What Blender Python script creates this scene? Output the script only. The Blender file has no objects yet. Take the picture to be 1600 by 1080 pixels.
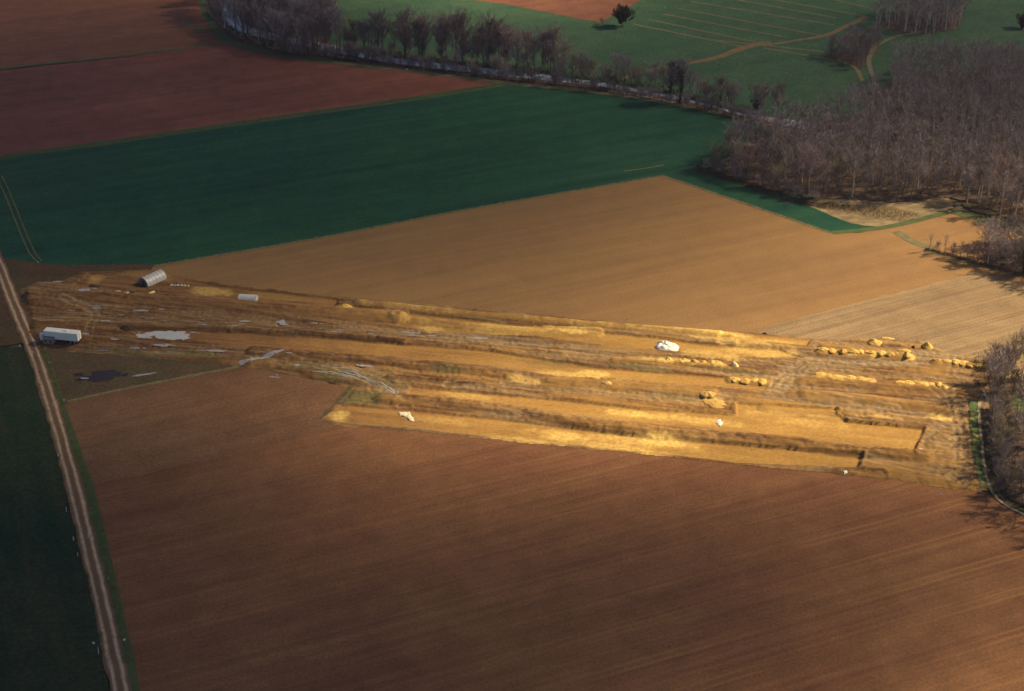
import bpy, bmesh, math, random
import numpy as np
from mathutils import Vector, Matrix
from mathutils.geometry import tessellate_polygon

random.seed(7)
RNG = np.random.default_rng(7)
scene = bpy.context.scene
COL = scene.collection

# ------------------------------------------------------------------ camera
F_PX, PITCH, CAM_H = 2323.0, math.radians(29.0), 225.0
cam_d = bpy.data.cameras.new('camera')
cam_d.sensor_fit = 'HORIZONTAL'; cam_d.sensor_width = 36.0
cam_d.lens = 36.0 * F_PX / 1600.0
cam_d.clip_start = 1.0; cam_d.clip_end = 20000.0
cam = bpy.data.objects.new('camera', cam_d); COL.objects.link(cam)
cam.location = (0, 0, CAM_H)
cam.rotation_euler = (math.radians(90) - PITCH, 0, 0)
scene.camera = cam

# ------------------------------------------------------------------ sky and sun
SUN_EL = math.radians(39.0)
SUN_H = Vector((0.97, 0.24)).normalized()          # horizontal direction towards the sun
TO_SUN = Vector((SUN_H.x * math.cos(SUN_EL), SUN_H.y * math.cos(SUN_EL), math.sin(SUN_EL)))
world = bpy.data.worlds.new('World'); scene.world = world
world.use_nodes = True
wn = world.node_tree.nodes; wl = world.node_tree.links
bg = wn['Background']; bg.inputs['Strength'].default_value = 0.05
sky = wn.new('ShaderNodeTexSky'); sky.sky_type = 'NISHITA'; sky.sun_disc = False
sky.sun_elevation = SUN_EL; sky.sun_rotation = math.atan2(SUN_H.x, SUN_H.y)
sky.air_density = 0.6; sky.dust_density = 0.3; sky.ozone_density = 1.0
wl.new(sky.outputs['Color'], bg.inputs['Color'])
sun_d = bpy.data.lights.new('sun', 'SUN'); sun_d.energy = 5.0; sun_d.angle = math.radians(0.6)
sun_d.color = (1.0, 0.795, 0.48)
sun = bpy.data.objects.new('sun', sun_d); COL.objects.link(sun)
sun.rotation_euler = TO_SUN.to_track_quat('Z', 'Y').to_euler()
sun.location = (0, 0, 1500)
scene.view_settings.view_transform = 'Standard'
scene.view_settings.look = 'None'
scene.view_settings.exposure = 0.8
scene.view_settings.gamma = 1.0
scene.cycles.use_denoising = True
scene.cycles.transparent_max_bounces = 24
scene.cycles.max_bounces = 4; scene.cycles.diffuse_bounces = 2; scene.cycles.volume_bounces = 1
scene.cycles.filter_width = 1.5

# ------------------------------------------------------------------ helpers
def P(px, py):
    """where the view through a spot of the photograph meets the level ground"""
    u = (px - 800) / F_PX; v = (py - 540) / F_PX
    t = CAM_H / (math.sin(PITCH) + v * math.cos(PITCH))
    return (t * u, t * (math.cos(PITCH) - v * math.sin(PITCH)))

def tag(o, label=None, cat=None, group=None, kind=None):
    if label: o['label'] = label
    if cat: o['category'] = cat
    if group: o['group'] = group
    if kind: o['kind'] = kind
    return o

def mesh_obj(name, verts, faces, mat, parent=None, smooth=False):
    me = bpy.data.meshes.new(name)
    me.from_pydata([tuple(v) for v in verts], [], [tuple(f) for f in faces])
    me.materials.append(mat)
    if smooth: me.polygons.foreach_set('use_smooth', [True] * len(me.polygons))
    me.update()
    o = bpy.data.objects.new(name, me); COL.objects.link(o)
    if parent: o.parent = parent
    return o

def np_mesh(name, verts, tris, mat, smooth=False):
    verts = np.ascontiguousarray(verts, dtype=np.float32); tris = np.ascontiguousarray(tris, dtype=np.int32)
    n = tris.shape[1]
    me = bpy.data.meshes.new(name)
    me.vertices.add(len(verts)); me.vertices.foreach_set('co', verts.ravel())
    me.loops.add(tris.size); me.loops.foreach_set('vertex_index', tris.ravel())
    me.polygons.add(len(tris))
    me.polygons.foreach_set('loop_start', np.arange(0, tris.size, n, dtype=np.int32))
    me.polygons.foreach_set('use_smooth', np.full(len(tris), smooth))
    me.materials.append(mat); me.update(calc_edges=True); me.validate()
    return me

def link_mesh(name, me, parent=None):
    o = bpy.data.objects.new(name, me); COL.objects.link(o)
    if parent: o.parent = parent
    return o

def empty(name, loc, rz=0.0):
    o = bpy.data.objects.new(name, None); COL.objects.link(o)
    o.location = loc; o.rotation_euler = (0, 0, rz); o.empty_display_size = 0.5
    return o

def _hash(ix, iy, seed):
    h = (ix.astype(np.int64) * 374761393 + iy.astype(np.int64) * 668265263 + seed * 1442695041) & 0xffffffff
    h = ((h ^ (h >> 13)) * 1274126177) & 0xffffffff
    return ((h ^ (h >> 16)) & 0xffff) / 65535.0

def vnoise(x, y, seed=0):
    x = np.asarray(x, float); y = np.asarray(y, float)
    ix = np.floor(x); iy = np.floor(y); fx = x - ix; fy = y - iy
    fx = fx * fx * (3 - 2 * fx); fy = fy * fy * (3 - 2 * fy)
    a = _hash(ix, iy, seed); b = _hash(ix + 1, iy, seed); c = _hash(ix, iy + 1, seed); d = _hash(ix + 1, iy + 1, seed)
    return (a * (1 - fx) + b * fx) * (1 - fy) + (c * (1 - fx) + d * fx) * fy

def fbm(x, y, seed=0, octs=3):
    s = 0; a = 0.5; tot = 0
    for k in range(octs):
        s = s + a * vnoise(np.asarray(x) * 2 ** k, np.asarray(y) * 2 ** k, seed + k); tot += a; a *= 0.5
    return s / tot

def sstep(a, b, x):
    t = np.clip((x - a) / (b - a), 0, 1); return t * t * (3 - 2 * t)

def smooth_line(pts, step=2.0):
    """Catmull-Rom through ground points"""
    pts = [Vector(p) for p in pts]
    if len(pts) == 2:
        n = max(2, int((pts[1] - pts[0]).length / step)); return [pts[0].lerp(pts[1], i / n) for i in range(n + 1)]
    ext = [pts[0] * 2 - pts[1]] + pts + [pts[-1] * 2 - pts[-2]]
    out = []
    for i in range(1, len(ext) - 2):
        p0, p1, p2, p3 = ext[i - 1:i + 3]
        n = max(2, int((p2 - p1).length / step))
        for k in range(n):
            t = k / n
            out.append(0.5 * ((2 * p1) + (p2 - p0) * t + (2 * p0 - 5 * p1 + 4 * p2 - p3) * t * t + (3 * p1 - p0 - 3 * p2 + p3) * t ** 3))
    out.append(pts[-1]); return out

def seg_dist(X, Y, line):
    d = np.full(X.shape, 1e9)
    for (ax, ay), (bx, by) in zip(line[:-1], line[1:]):
        dx, dy = bx - ax, by - ay; L = dx * dx + dy * dy + 1e-9
        t = np.clip(((X - ax) * dx + (Y - ay) * dy) / L, 0, 1)
        d = np.minimum(d, np.hypot(X - ax - t * dx, Y - ay - t * dy))
    return d

def in_poly(X, Y, poly):
    ins = np.zeros(np.shape(X), bool); n = len(poly)
    for i in range(n):
        (x1, y1), (x2, y2) = poly[i], poly[(i + 1) % n]
        c = ((y1 > Y) != (y2 > Y)) & (X < (x2 - x1) * (Y - y1) / ((y2 - y1) if y2 != y1 else 1e-9) + x1)
        ins ^= c
    return ins

def signed_dist(X, Y, poly):
    d = seg_dist(X, Y, list(poly) + [poly[0]])
    return np.where(in_poly(X, Y, poly), d, -d)

def GP(pxs): return [P(*p) for p in pxs]

# ------------------------------------------------------------------ materials
class NT:
    def __init__(s, name, rough=0.95, spec=0.1):
        s.m = bpy.data.materials.new(name); s.m.use_nodes = True
        s.t = s.m.node_tree; s.b = s.t.nodes['Principled BSDF']
        s.b.inputs['Roughness'].default_value = rough
        s.b.inputs['Specular IOR Level'].default_value = spec
        s.pos = s.n('ShaderNodeNewGeometry').outputs['Position']
    def n(s, typ, **kw):
        nd = s.t.nodes.new(typ)
        for k, v in kw.items(): setattr(nd, k, v)
        return nd
    def link(s, a, b): s.t.links.new(a, b)
    def setv(s, sock, v):
        if hasattr(v, 'is_linked') or isinstance(v, bpy.types.NodeSocket): s.link(v, sock)
        else: sock.default_value = v
    def noise(s, scale, detail=4, rough=0.6, vec=None, dist=0.0):
        nd = s.n('ShaderNodeTexNoise'); s.link(vec or s.pos, nd.inputs['Vector'])
        nd.inputs['Scale'].default_value = scale; nd.inputs['Detail'].default_value = detail
        nd.inputs['Roughness'].default_value = rough; nd.inputs['Distortion'].default_value = dist
        return nd.outputs['Fac']
    def rot(s, ang, sx, sy, vec=None):
        """coordinates along (x) and across (y) a direction on the ground"""
        mp = s.n('ShaderNodeMapping', vector_type='POINT'); s.link(vec or s.pos, mp.inputs['Vector'])
        mp.inputs['Rotation'].default_value = (0, 0, -ang)
        m2 = s.n('ShaderNodeMapping'); s.link(mp.outputs['Vector'], m2.inputs['Vector'])
        m2.inputs['Scale'].default_value = (sx, sy, 1)
        return m2.outputs['Vector']
    def ramp(s, fac, stops):
        r = s.n('ShaderNodeValToRGB'); s.link(fac, r.inputs['Fac']); e = r.color_ramp.elements
        while len(e) < len(stops): e.new(0.5)
        for q, (p, c) in zip(e, stops):
            q.position = p; q.color = (c, c, c, 1) if isinstance(c, (int, float)) else (*c, 1)
        return r.outputs['Color']
    def mix(s, fac, a, b, mode='MIX'):
        m = s.n('ShaderNodeMix', data_type='RGBA', blend_type=mode)
        s.setv(m.inputs['Factor'], fac)
        for k, v in ((6, a), (7, b)):
            s.setv(m.inputs[k], (*v, 1) if isinstance(v, tuple) and len(v) == 3 else v)
        return m.outputs[2]
    def math(s, op, a, b=None, c=None, clamp=False):
        m = s.n('ShaderNodeMath', operation=op, use_clamp=clamp)
        for i, v in enumerate((a, b, c)):
            if v is not None: s.setv(m.inputs[i], v)
        return m.outputs[0]
    def bump(s, h, strength=0.5, dist=0.3):
        b = s.n('ShaderNodeBump'); s.link(h, b.inputs['Height'])
        b.inputs['Strength'].default_value = strength; b.inputs['Distance'].default_value = dist
        s.link(b.outputs['Normal'], s.b.inputs['Normal'])
    def color(s, c): s.setv(s.b.inputs['Base Color'], (*c, 1) if isinstance(c, tuple) else c)

def field_mat(name, dark, light, ang, blotch=0.018, streak=0.35, fine=0.5, speckle=(0.70, 1.30), bumpk=0.5, tram=None, tram_x=(-35, 60), furrow=0.0, fk=0.07, md=0.13):
    """tilled or sown field: big soft blotches, streaks along the working direction, fine clods"""
    t = NT(name)
    big = t.noise(blotch, 3, 0.55, dist=0.6)
    st = t.noise(1.0, 3, 0.6, vec=t.rot(ang, 0.012, streak))
    st2 = t.noise(1.0, 2, 0.6, vec=t.rot(ang, 0.004, 0.06))
    f = t.math('MULTIPLY_ADD', st, 0.45, t.math('MULTIPLY', big, 0.45))
    f = t.math('MULTIPLY_ADD', st2, 0.35, f)
    base = t.ramp(f, [(0.46, dark), (0.80, light)])
    fn = t.noise(fine * 2.2, 4, 0.75)
    base = t.mix(1.0, base, t.ramp(fn, [(0.36, speckle[0]), (0.64, speckle[1])]), 'MULTIPLY')
    if furrow:
        fw = t.noise(1.0, 4, 0.65, vec=t.rot(ang, 0.010, furrow))
        base = t.mix(1.0, base, t.ramp(fw, [(0.38, 1 - fk), (0.62, 1 + fk)]), 'MULTIPLY')
        fw = t.noise(1.0, 3, 0.6, vec=t.rot(ang, 0.003, furrow * 0.22))
        base = t.mix(1.0, base, t.ramp(fw, [(0.36, 1 - fk * .7), (0.64, 1 + fk * .7)]), 'MULTIPLY')
    md_ = t.noise(0.11, 5, 0.65, dist=0.4)
    base = t.mix(1.0, base, t.ramp(md_, [(0.33, 1 - md), (0.67, 1 + md)]), 'MULTIPLY')
    if tram:
        sp, amt, tc = tram
        v = t.n('ShaderNodeSeparateXYZ'); t.link(t.rot(ang, 1, 1), v.inputs[0])
        wob = t.noise(0.03, 2)
        d = t.math('MULTIPLY_ADD', wob, 1.6, v.outputs['Y'])
        pp = t.math('PINGPONG', d, sp / 2)
        ln = t.math('SUBTRACT', 1.0, t.math('DIVIDE', t.math('ABSOLUTE', t.math('SUBTRACT', pp, 1.0)), 0.55), clamp=True)
        brk = t.ramp(t.noise(0.011, 3, 0.6), [(0.42, 0.0), (0.62, 1.0)])
        sx = t.n('ShaderNodeSeparateXYZ'); t.link(t.pos, sx.inputs[0]); mr = t.n('ShaderNodeMapRange'); t.link(sx.outputs['X'], mr.inputs[0]); mr.inputs[1].default_value = tram_x[0]; mr.inputs[2].default_value = tram_x[1]
        k = t.math('MULTIPLY', t.math('MULTIPLY', t.math('MULTIPLY', ln, amt), brk), mr.outputs[0])
        base = t.mix(k, base, tc)
    t.color(base)
    hgt = t.math('MULTIPLY_ADD', t.noise(1.0, 3, 0.7, vec=t.rot(ang, 0.12, 1.6)), 0.7, t.noise(1.7, 3, 0.7))
    t.bump(hgt, bumpk, 0.25)
    return t.m

def simple_mat(name, c1, c2, scale=0.5, rough=0.9, spec=0.2, bump=None, detail=4):
    t = NT(name, rough, spec)
    t.color(t.mix(t.ramp(t.noise(scale, detail, 0.65), [(0.3, 0.0), (0.7, 1.0)]), c1, c2))
    if bump: t.bump(t.noise(bump[0], 3, 0.6), bump[1], bump[2])
    return t.m

def ground_angle(a, b):
    (x1, y1), (x2, y2) = P(*a), P(*b); return math.atan2(y2 - y1, x2 - x1)

ANG_FRONT = ground_angle((1000, 942), (1500, 805))
ANG_GREEN = ground_angle((240, 400), (1000, 268))
ANG_TL = ground_angle((100, 220), (600, 145))
ANG_STUB = ground_angle((1200, 520), (1560, 430))
ANG_DIG = ground_angle((540, 560), (1300, 640))
M = {}
M['ground'] = simple_mat('rough_ground', (0.10, 0.075, 0.05), (0.07, 0.085, 0.04), 0.03)
M['plough_front'] = field_mat('ploughed_soil_front', (0.145, 0.061, 0.037), (0.225, 0.114, 0.055), ANG_FRONT, blotch=0.012, streak=0.5, fine=0.6, furrow=1.0, fk=0.06, speckle=(0.80, 1.20), tram=(12.0, 0.5, (0.36, 0.19, 0.075)))
M['plough_left'] = field_mat('ploughed_soil_left', (0.145, 0.075, 0.043), (0.195, 0.106, 0.058), ground_angle((105, 640), (480, 560)), fine=0.5, furrow=0.8, fk=0.06, speckle=(.8, 1.2))
M['plough_mid'] = field_mat('harrowed_soil_middle', (0.225, 0.130, 0.062), (0.285, 0.166, 0.071), ANG_GREEN, blotch=0.014, streak=0.22, fine=0.9, speckle=(0.78, 1.22), furrow=0.5, fk=0.04, md=0.05)
M['plough_stub'] = field_mat('stubble_soil', (0.195, 0.132, 0.080), (0.32, 0.222, 0.122), ANG_STUB, blotch=0.02, streak=0.55, fine=0.8, speckle=(0.78, 1.22), furrow=0.7, fk=0.13)
M['plough_top'] = field_mat('ploughed_soil_top', (0.155, 0.058, 0.044), (0.215, 0.083, 0.058), ANG_TL, blotch=0.014, streak=0.14, furrow=0.35, speckle=(.84, 1.16))
M['plough_far'] = field_mat('ploughed_soil_far', (0.155, 0.066, 0.044), (0.21, 0.090, 0.056), ANG_TL, blotch=0.02, streak=0.14, furrow=0.3, speckle=(.84, 1.16))
M['wheat'] = field_mat('winter_wheat', (0.008, 0.055, 0.040), (0.024, 0.088, 0.045), ANG_GREEN, blotch=0.012, streak=0.16, fine=0.35, speckle=(0.82, 1.18), bumpk=0.3, furrow=0.35, tram=(14.0, 0.35, (0.06, 0.095, 0.05)), tram_x=(-400, -399))
M['wheat_left'] = field_mat('winter_wheat_left', (0.005, 0.030, 0.018), (0.040, 0.045, 0.024), ground_angle((60, 700), (150, 1080)), blotch=0.03, streak=0.2, fine=0.35, bumpk=0.3)
M['meadow'] = field_mat('meadow_grass', (0.030, 0.080, 0.048), (0.058, 0.106, 0.060), ANG_TL, blotch=0.02, streak=0.05, fine=0.3, bumpk=0.3)
M['scrub'] = field_mat('scrubby_grass', (0.115, 0.066, 0.045), (0.082, 0.074, 0.037), ANG_DIG, blotch=0.07, streak=0.25, fine=0.4)
M['scrub_dark'] = field_mat('disturbed_soil', (0.105, 0.052, 0.032), (0.060, 0.062, 0.032), ANG_DIG, blotch=0.09, streak=0.2, fine=0.4)
M['litter'] = simple_mat('leaf_litter', (0.070, 0.046, 0.036), (0.115, 0.078, 0.052), 0.12, bump=(0.8, 0.5, 0.4))
M['verge'] = simple_mat('verge_grass', (0.045, 0.090, 0.030), (0.10, 0.105, 0.045), 0.25, bump=(1.5, 0.5, 0.2))
M['verge_dry'] = simple_mat('dry_verge_grass', (0.20, 0.165, 0.085), (0.105, 0.105, 0.05), 0.3, bump=(1.5, 0.5, 0.2))
M['straw'] = simple_mat('flattened_straw', (0.34, 0.26, 0.14), (0.13, 0.09, 0.06), 0.22, bump=(1.5, 0.5, 0.2))
M['track_soil'] = simple_mat('red_track_soil', (0.22, 0.125, 0.065), (0.10, 0.085, 0.045), 0.25)
M['trench_soil'] = simple_mat('trench_strip_soil', (0.18, 0.135, 0.07), (0.065, 0.092, 0.045), 0.2)
M['wood_track'] = simple_mat('worn_woodland_track', (0.20, 0.17, 0.13), (0.10, 0.085, 0.06), 0.4)
M['pale_track'] = simple_mat('pale_path', (0.34, 0.29, 0.20), (0.22, 0.18, 0.12), 0.5)

def road_mat():
    t = NT('dirt_road')
    uv = t.n('ShaderNodeUVMap', uv_map='UVMap')
    s = t.n('ShaderNodeSeparateXYZ'); t.link(uv.outputs[0], s.inputs[0])
    wob = t.math('MULTIPLY_ADD', t.noise(0.12, 3), 0.16, t.math('SUBTRACT', s.outputs['X'], 0.08))
    d = t.math('ABSOLUTE', t.math('SUBTRACT', wob, 0.5))               # 0 at the crown, 0.5 at the edge
    rut = t.math('SUBTRACT', 1.0, t.math('DIVIDE', t.math('ABSOLUTE', t.math('SUBTRACT', d, 0.25)), 0.15), clamp=True)
    rut = t.math('MULTIPLY', rut, t.ramp(t.noise(0.5, 4, 0.7), [(0.25, 0.45), (0.6, 1.0)]))
    c = t.mix(t.noise(0.4, 4), (0.13, 0.075, 0.048), (0.19, 0.12, 0.072))
    c = t.mix(rut, c, (0.58, 0.43, 0.30))
    t.color(c); t.bump(t.noise(1.2, 3), 0.4, 0.2)
    return t.m
M['road'] = road_mat()

def dig_mat():
    t = NT('excavated_soil')
    a = t.n('ShaderNodeAttribute', attribute_name='soil'); s = t.n('ShaderNodeSeparateColor'); t.link(a.outputs['Color'], s.inputs[0])
    al = a.outputs['Alpha']
    st = t.noise(1.0, 4, 0.65, vec=t.rot(ANG_DIG, 0.05, 0.55))
    fn = t.noise(0.9, 5, 0.72)
    top = t.mix(t.ramp(st, [(0.40, 0.0), (0.60, 1.0)]), (0.105, 0.050, 0.024), (0.22, 0.120, 0.050))
    sub = t.mix(t.ramp(t.noise(1.0, 3, 0.6, vec=t.rot(ANG_DIG, 0.035, 0.16)), [(0.3, 0.0), (0.7, 1.0)]), (0.32, 0.178, 0.052), (0.44, 0.258, 0.076))
    sx = t.n('ShaderNodeSeparateXYZ'); t.link(t.pos, sx.inputs[0])
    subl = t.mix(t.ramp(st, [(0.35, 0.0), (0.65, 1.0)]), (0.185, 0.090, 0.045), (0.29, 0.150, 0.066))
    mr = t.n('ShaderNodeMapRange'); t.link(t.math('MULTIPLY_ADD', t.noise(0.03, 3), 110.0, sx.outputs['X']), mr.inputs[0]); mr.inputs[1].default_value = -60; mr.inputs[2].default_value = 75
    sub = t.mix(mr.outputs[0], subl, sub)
    pale = t.mix(t.ramp(fn, [(0.3, 0.0), (0.7, 1.0)]), (0.60, 0.38, 0.105), (0.82, 0.58, 0.19))
    mud = t.mix(t.ramp(st, [(0.40, 0.0), (0.60, 1.0)]), (0.20, 0.140, 0.080), (0.33, 0.245, 0.145))
    gr = t.mix(fn, (0.06, 0.085, 0.035), (0.15, 0.135, 0.06))
    def m(ch): return t.math('ADD', t.math('MULTIPLY', t.math('SUBTRACT', fn, 0.5), t.math('MULTIPLY', ch, 0.45)), ch, clamp=True)
    c = t.mix(m(s.outputs['Green']), top, mud)
    c = t.mix(m(s.outputs['Blue']), c, gr)
    c = t.mix(m(s.outputs['Red']), c, sub)
    c = t.mix(m(al), c, pale)
    c = t.mix(1.0, c, t.ramp(fn, [(0.34, 0.86), (0.66, 1.14)]), 'MULTIPLY')
    t.color(c); t.bump(t.math('ADD', t.noise(1.6, 4, 0.7), st), 0.3, 0.2)
    return t.m
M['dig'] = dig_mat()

def water_mat(name, col, col2=None, rough=0.06):
    t = NT(name, rough, 0.5)
    t.color(t.mix(t.noise(0.3, 3), col, col2 or tuple(0.75 * c for c in col)))
    t.b.inputs['IOR'].default_value = 1.33
    t.bump(t.noise(1.5, 2), 0.06, 0.05)
    return t.m
M['puddle'] = water_mat('muddy_puddle_water', (0.44, 0.42, 0.43), (0.27, 0.25, 0.27))
M['puddle_pale'] = water_mat('pale_puddle_water', (0.58, 0.59, 0.58), (0.40, 0.41, 0.44))
M['puddle_dark'] = water_mat('dark_puddle_water', (0.020, 0.016, 0.024), (0.05, 0.035, 0.04))
M['river'] = water_mat('river_water', (0.50, 0.53, 0.57), (0.22, 0.23, 0.26), 0.1)  # pale sky reflection put into the base colour

def bark_mat(name, c1, c2, var=0.35):
    t = NT(name)
    oi = t.n('ShaderNodeObjectInfo')
    c = t.mix(t.noise(0.7, 3), c1, c2)
    k = t.math('MULTIPLY_ADD', oi.outputs['Random'], var * 2, 1 - var)
    cc = t.n('ShaderNodeCombineColor')
    for i in range(3): t.link(k, cc.inputs[i])
    t.color(t.mix(1.0, c, cc.outputs[0], 'MULTIPLY'))
    return t.m
M['bark'] = bark_mat('grey_bark', (0.13, 0.10, 0.085), (0.20, 0.16, 0.13))
M['bark_pale'] = bark_mat('pale_bark', (0.60, 0.53, 0.44), (0.44, 0.38, 0.32), 0.2)
M['twig'] = bark_mat('purple_brown_twigs', (0.225, 0.188, 0.195), (0.335, 0.275, 0.255))
M['twig_dark'] = bark_mat('dark_twigs', (0.060, 0.055, 0.060), (0.10, 0.09, 0.085), .1)
M['twig_red'] = bark_mat('reddish_twigs', (0.28, 0.200, 0.195), (0.36, 0.270, 0.240))
M['twig_olive'] = bark_mat('olive_twigs', (0.26, 0.225, 0.165), (0.38, 0.32, 0.225))
M['ivy'] = simple_mat('ivy_leaves', (0.012, 0.026, 0.014), (0.030, 0.045, 0.022), 0.8)
M['drygrass'] = simple_mat('dry_reed_stems', (0.62, 0.50, 0.27), (0.42, 0.32, 0.17), 0.4)
M['tuft'] = simple_mat('rough_grass_blades', (0.06, 0.10, 0.035), (0.17, 0.15, 0.07), 0.4)
M['bramble'] = simple_mat('bramble_stems', (0.10, 0.062, 0.050), (0.16, 0.105, 0.075), 0.3)
M['white_paint'] = simple_mat('white_trailer_panel', (0.92, 0.91, 0.83), (0.87, 0.86, 0.78), 0.8, 0.5, 0.4)
M['white_sheet'] = simple_mat('white_plastic_sheet', (0.84, 0.83, 0.80), (0.74, 0.72, 0.68), 0.9, 0.45, 0.4, bump=(1.4, 0.5, 0.15))
M['cream_sheet'] = simple_mat('cream_plastic_sheet', (0.72, 0.66, 0.48), (0.60, 0.53, 0.38), 0.5, 0.6, 0.3, bump=(1.0, 0.5, 0.1))
M['tunnel_film'] = simple_mat('tunnel_film', (0.62, 0.62, 0.60), (0.48, 0.48, 0.47), 0.7, 0.4, 0.5)
M['grey_panel'] = simple_mat('grey_green_cabin_panel', (0.26, 0.28, 0.25), (0.20, 0.215, 0.195), 0.9, 0.6, 0.3)
M['grey_roof'] = simple_mat('dark_grey_roof', (0.17, 0.155, 0.165), (0.13, 0.12, 0.13), 0.9, 0.6, 0.3)
M['dark'] = simple_mat('dark_metal', (0.025, 0.022, 0.024), (0.04, 0.036, 0.036), 1.0, 0.6, 0.4)
M['rubber'] = simple_mat('tyre_rubber', (0.02, 0.02, 0.02), (0.03, 0.03, 0.03), 1.0, 0.8, 0.3)
M['steel'] = simple_mat('galvanised_steel', (0.40, 0.40, 0.41), (0.30, 0.30, 0.31), 1.0, 0.45, 0.5)
M['yellow'] = simple_mat('yellow_paint', (0.75, 0.48, 0.03), (0.65, 0.40, 0.03), 1.0, 0.5, 0.4)
M['orange'] = simple_mat('orange_paint', (0.75, 0.26, 0.03), (0.65, 0.2, 0.03), 1.0, 0.5, 0.4)
M['white_board'] = simple_mat('white_board', (0.82, 0.82, 0.80), (0.78, 0.78, 0.75), 1.0, 0.6, 0.3)
M['wood'] = simple_mat('weathered_wood', (0.26, 0.21, 0.15), (0.18, 0.14, 0.10), 1.2)
M['sandy'] = simple_mat('sandy_spoil', (0.56, 0.34, 0.09), (0.72, 0.47, 0.14), 0.9, bump=(2.2, 0.6, 0.2))
M['sandy_dark'] = simple_mat('brown_sandy_spoil', (0.42, 0.25, 0.075), (0.56, 0.36, 0.11), 0.9, bump=(2.2, 0.6, 0.2))
M['sandy_pale'] = simple_mat('pale_sandy_spoil', (0.70, 0.52, 0.23), (0.80, 0.64, 0.34), 0.9, bump=(2.2, 0.6, 0.2))
M['clod'] = simple_mat('dark_soil_clod', (0.05, 0.03, 0.02), (0.08, 0.05, 0.03), 1.5)
M['stone'] = simple_mat('pale_stone', (0.50, 0.47, 0.40), (0.40, 0.36, 0.30), 1.0)

# ------------------------------------------------------------------ the setting: flat sheets, each a little above the last
def sheet(name, pts, z, mat, jitter=0.9, label=None, cat=None, ground=False, kind='structure'):
    g = list(pts) if ground else GP(pts)
    n = len(g); out = []
    for i in range(n):
        a = Vector(g[i]); b = Vector(g[(i + 1) % n]); L = (b - a).length
        k = max(1, min(260, int(L / 1.6)))
        nrm = Vector((-(b - a).y, (b - a).x)) / max(L, 1e-6)
        for j in range(k):
            p = a.lerp(b, j / k)
            if j: p = p + nrm * jitter * 2 * (float(fbm(p.x * 0.3, p.y * 0.3, 11, 4)) - 0.5)
            out.append((p.x, p.y, z))
    tris = tessellate_polygon([[Vector(p) for p in out]])
    fs = []
    for t in tris:
        a, b, c = (Vector(out[i]) for i in t)
        fs.append(t if (b - a).cross(c - a).z > 0 else t[::-1])
    o = mesh_obj(name, out, fs, mat)
    return tag(o, label, cat, kind=kind)

def ribbon(name, pxs, width, z, mat, label=None, cat=None, ground=False, jitter=0.25, crown=0.0, kind='structure', step=2.0, drape=None):
    line = smooth_line(pxs if ground else GP(pxs), step)
    vs, fs, uv = [], [], []
    acc = 0; NA = 5
    for i, p in enumerate(line):
        a = line[max(0, i - 1)]; b = line[min(len(line) - 1, i + 1)]
        d = (b - a).normalized(); nrm = Vector((d.y, -d.x))
        if i: acc += (line[i] - line[i - 1]).length
        w = width[0] + (width[1] - width[0]) * i / (len(line) - 1) if isinstance(width, tuple) else width
        for k in range(NA):
            u = k / (NA - 1)
            off = (u - 0.5) * w
            if k in (0, NA - 1): off += jitter * 2 * (float(fbm(p.x * 0.3 + k * 9, p.y * 0.3, 5)) - 0.5)
            q = p + nrm * off
            vs.append((q.x, q.y, z + crown * (1 - (2 * u - 1) ** 2) + (drape(q.x, q.y) if drape else 0.0))); uv.append((u, acc))
        if i:
            for k in range(NA - 1):
                o = (i - 1) * NA + k
                fs.append((o, o + 1, o + NA + 1, o + NA))
    # face up
    a, b, c = (Vector(vs[j]) for j in fs[0][:3])
    if (b - a).cross(c - a).z < 0: fs = [f[::-1] for f in fs]
    o = mesh_obj(name, vs, fs, mat)
    ul = o.data.uv_layers.new(name='UVMap')
    for lp in o.data.loops: ul.data[lp.index].uv = uv[lp.vertex_index]
    return tag(o, label, cat, kind=kind)

def big_ground():
    vs = [(-9000, -3000, -0.35), (9000, -3000, -0.35), (9000, 14000, -0.35), (-9000, 14000, -0.35)]
    o = mesh_obj('ground', vs, [(0, 1, 2, 3)], M['ground'])
    tag(o, 'rough open ground under and beyond the fields', 'ground', kind='structure')
big_ground()

DIG_TOP = [(95, 420), (125, 424), (230, 421), (330, 441), (450, 455), (600, 470), (750, 482), (950, 503), (1150, 518), (1275, 530)]
DIG_BOT = [(1520, 768), (1400, 750), (1150, 725), (1030, 712), (880, 698), (750, 685), (640, 672), (540, 667)]
sheet('field', [(-900, 20), (-900, -80), (330, -80), (308, 0), (335, 40), (352, 66), (180, 88), (0, 107), (-900, 220)], 0.00, M['plough_far'], label='reddish brown ploughed field in the upper left corner', cat='field')
sheet('field', [(-900, 222), (0, 110), (180, 91), (352, 68), (440, 88), (520, 98), (650, 113), (785, 130), (640, 152), (400, 186), (180, 218), (0, 244), (-900, 385)], 0.00, M['plough_top'], label='dark maroon ploughed field above the large green field', cat='field')
sheet('field', [(-900, 390), (0, 250), (180, 224), (400, 192), (640, 158), (790, 133), (850, 137), (1000, 155), (1090, 171), (1150, 184), (1200, 197), (1225, 212), (1104, 256), (1200, 290), (1262, 304), (1330, 335), (1385, 352), (1340, 363), (1298, 364), (1034, 275), (900, 298), (700, 333), (500, 372), (240, 416), (150, 421), (80, 416), (0, 405), (-900, 470)], 0.02, M['wheat'], label='large dark green field of young wheat', cat='field')
sheet('field', [(240, 416), (500, 372), (700, 333), (900, 298), (1034, 275), (1298, 364), (1340, 364), (1400, 355), (1487, 332), (1560, 352), (1700, 380), (1700, 470), (1530, 428), (1390, 470), (1260, 535), (1150, 530), (950, 516), (750, 496), (600, 482), (450, 466), (330, 452), (228, 428)], 0.00, M['plough_mid'], label='sunlit tan harrowed field between the green field and the dig', cat='field')
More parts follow.
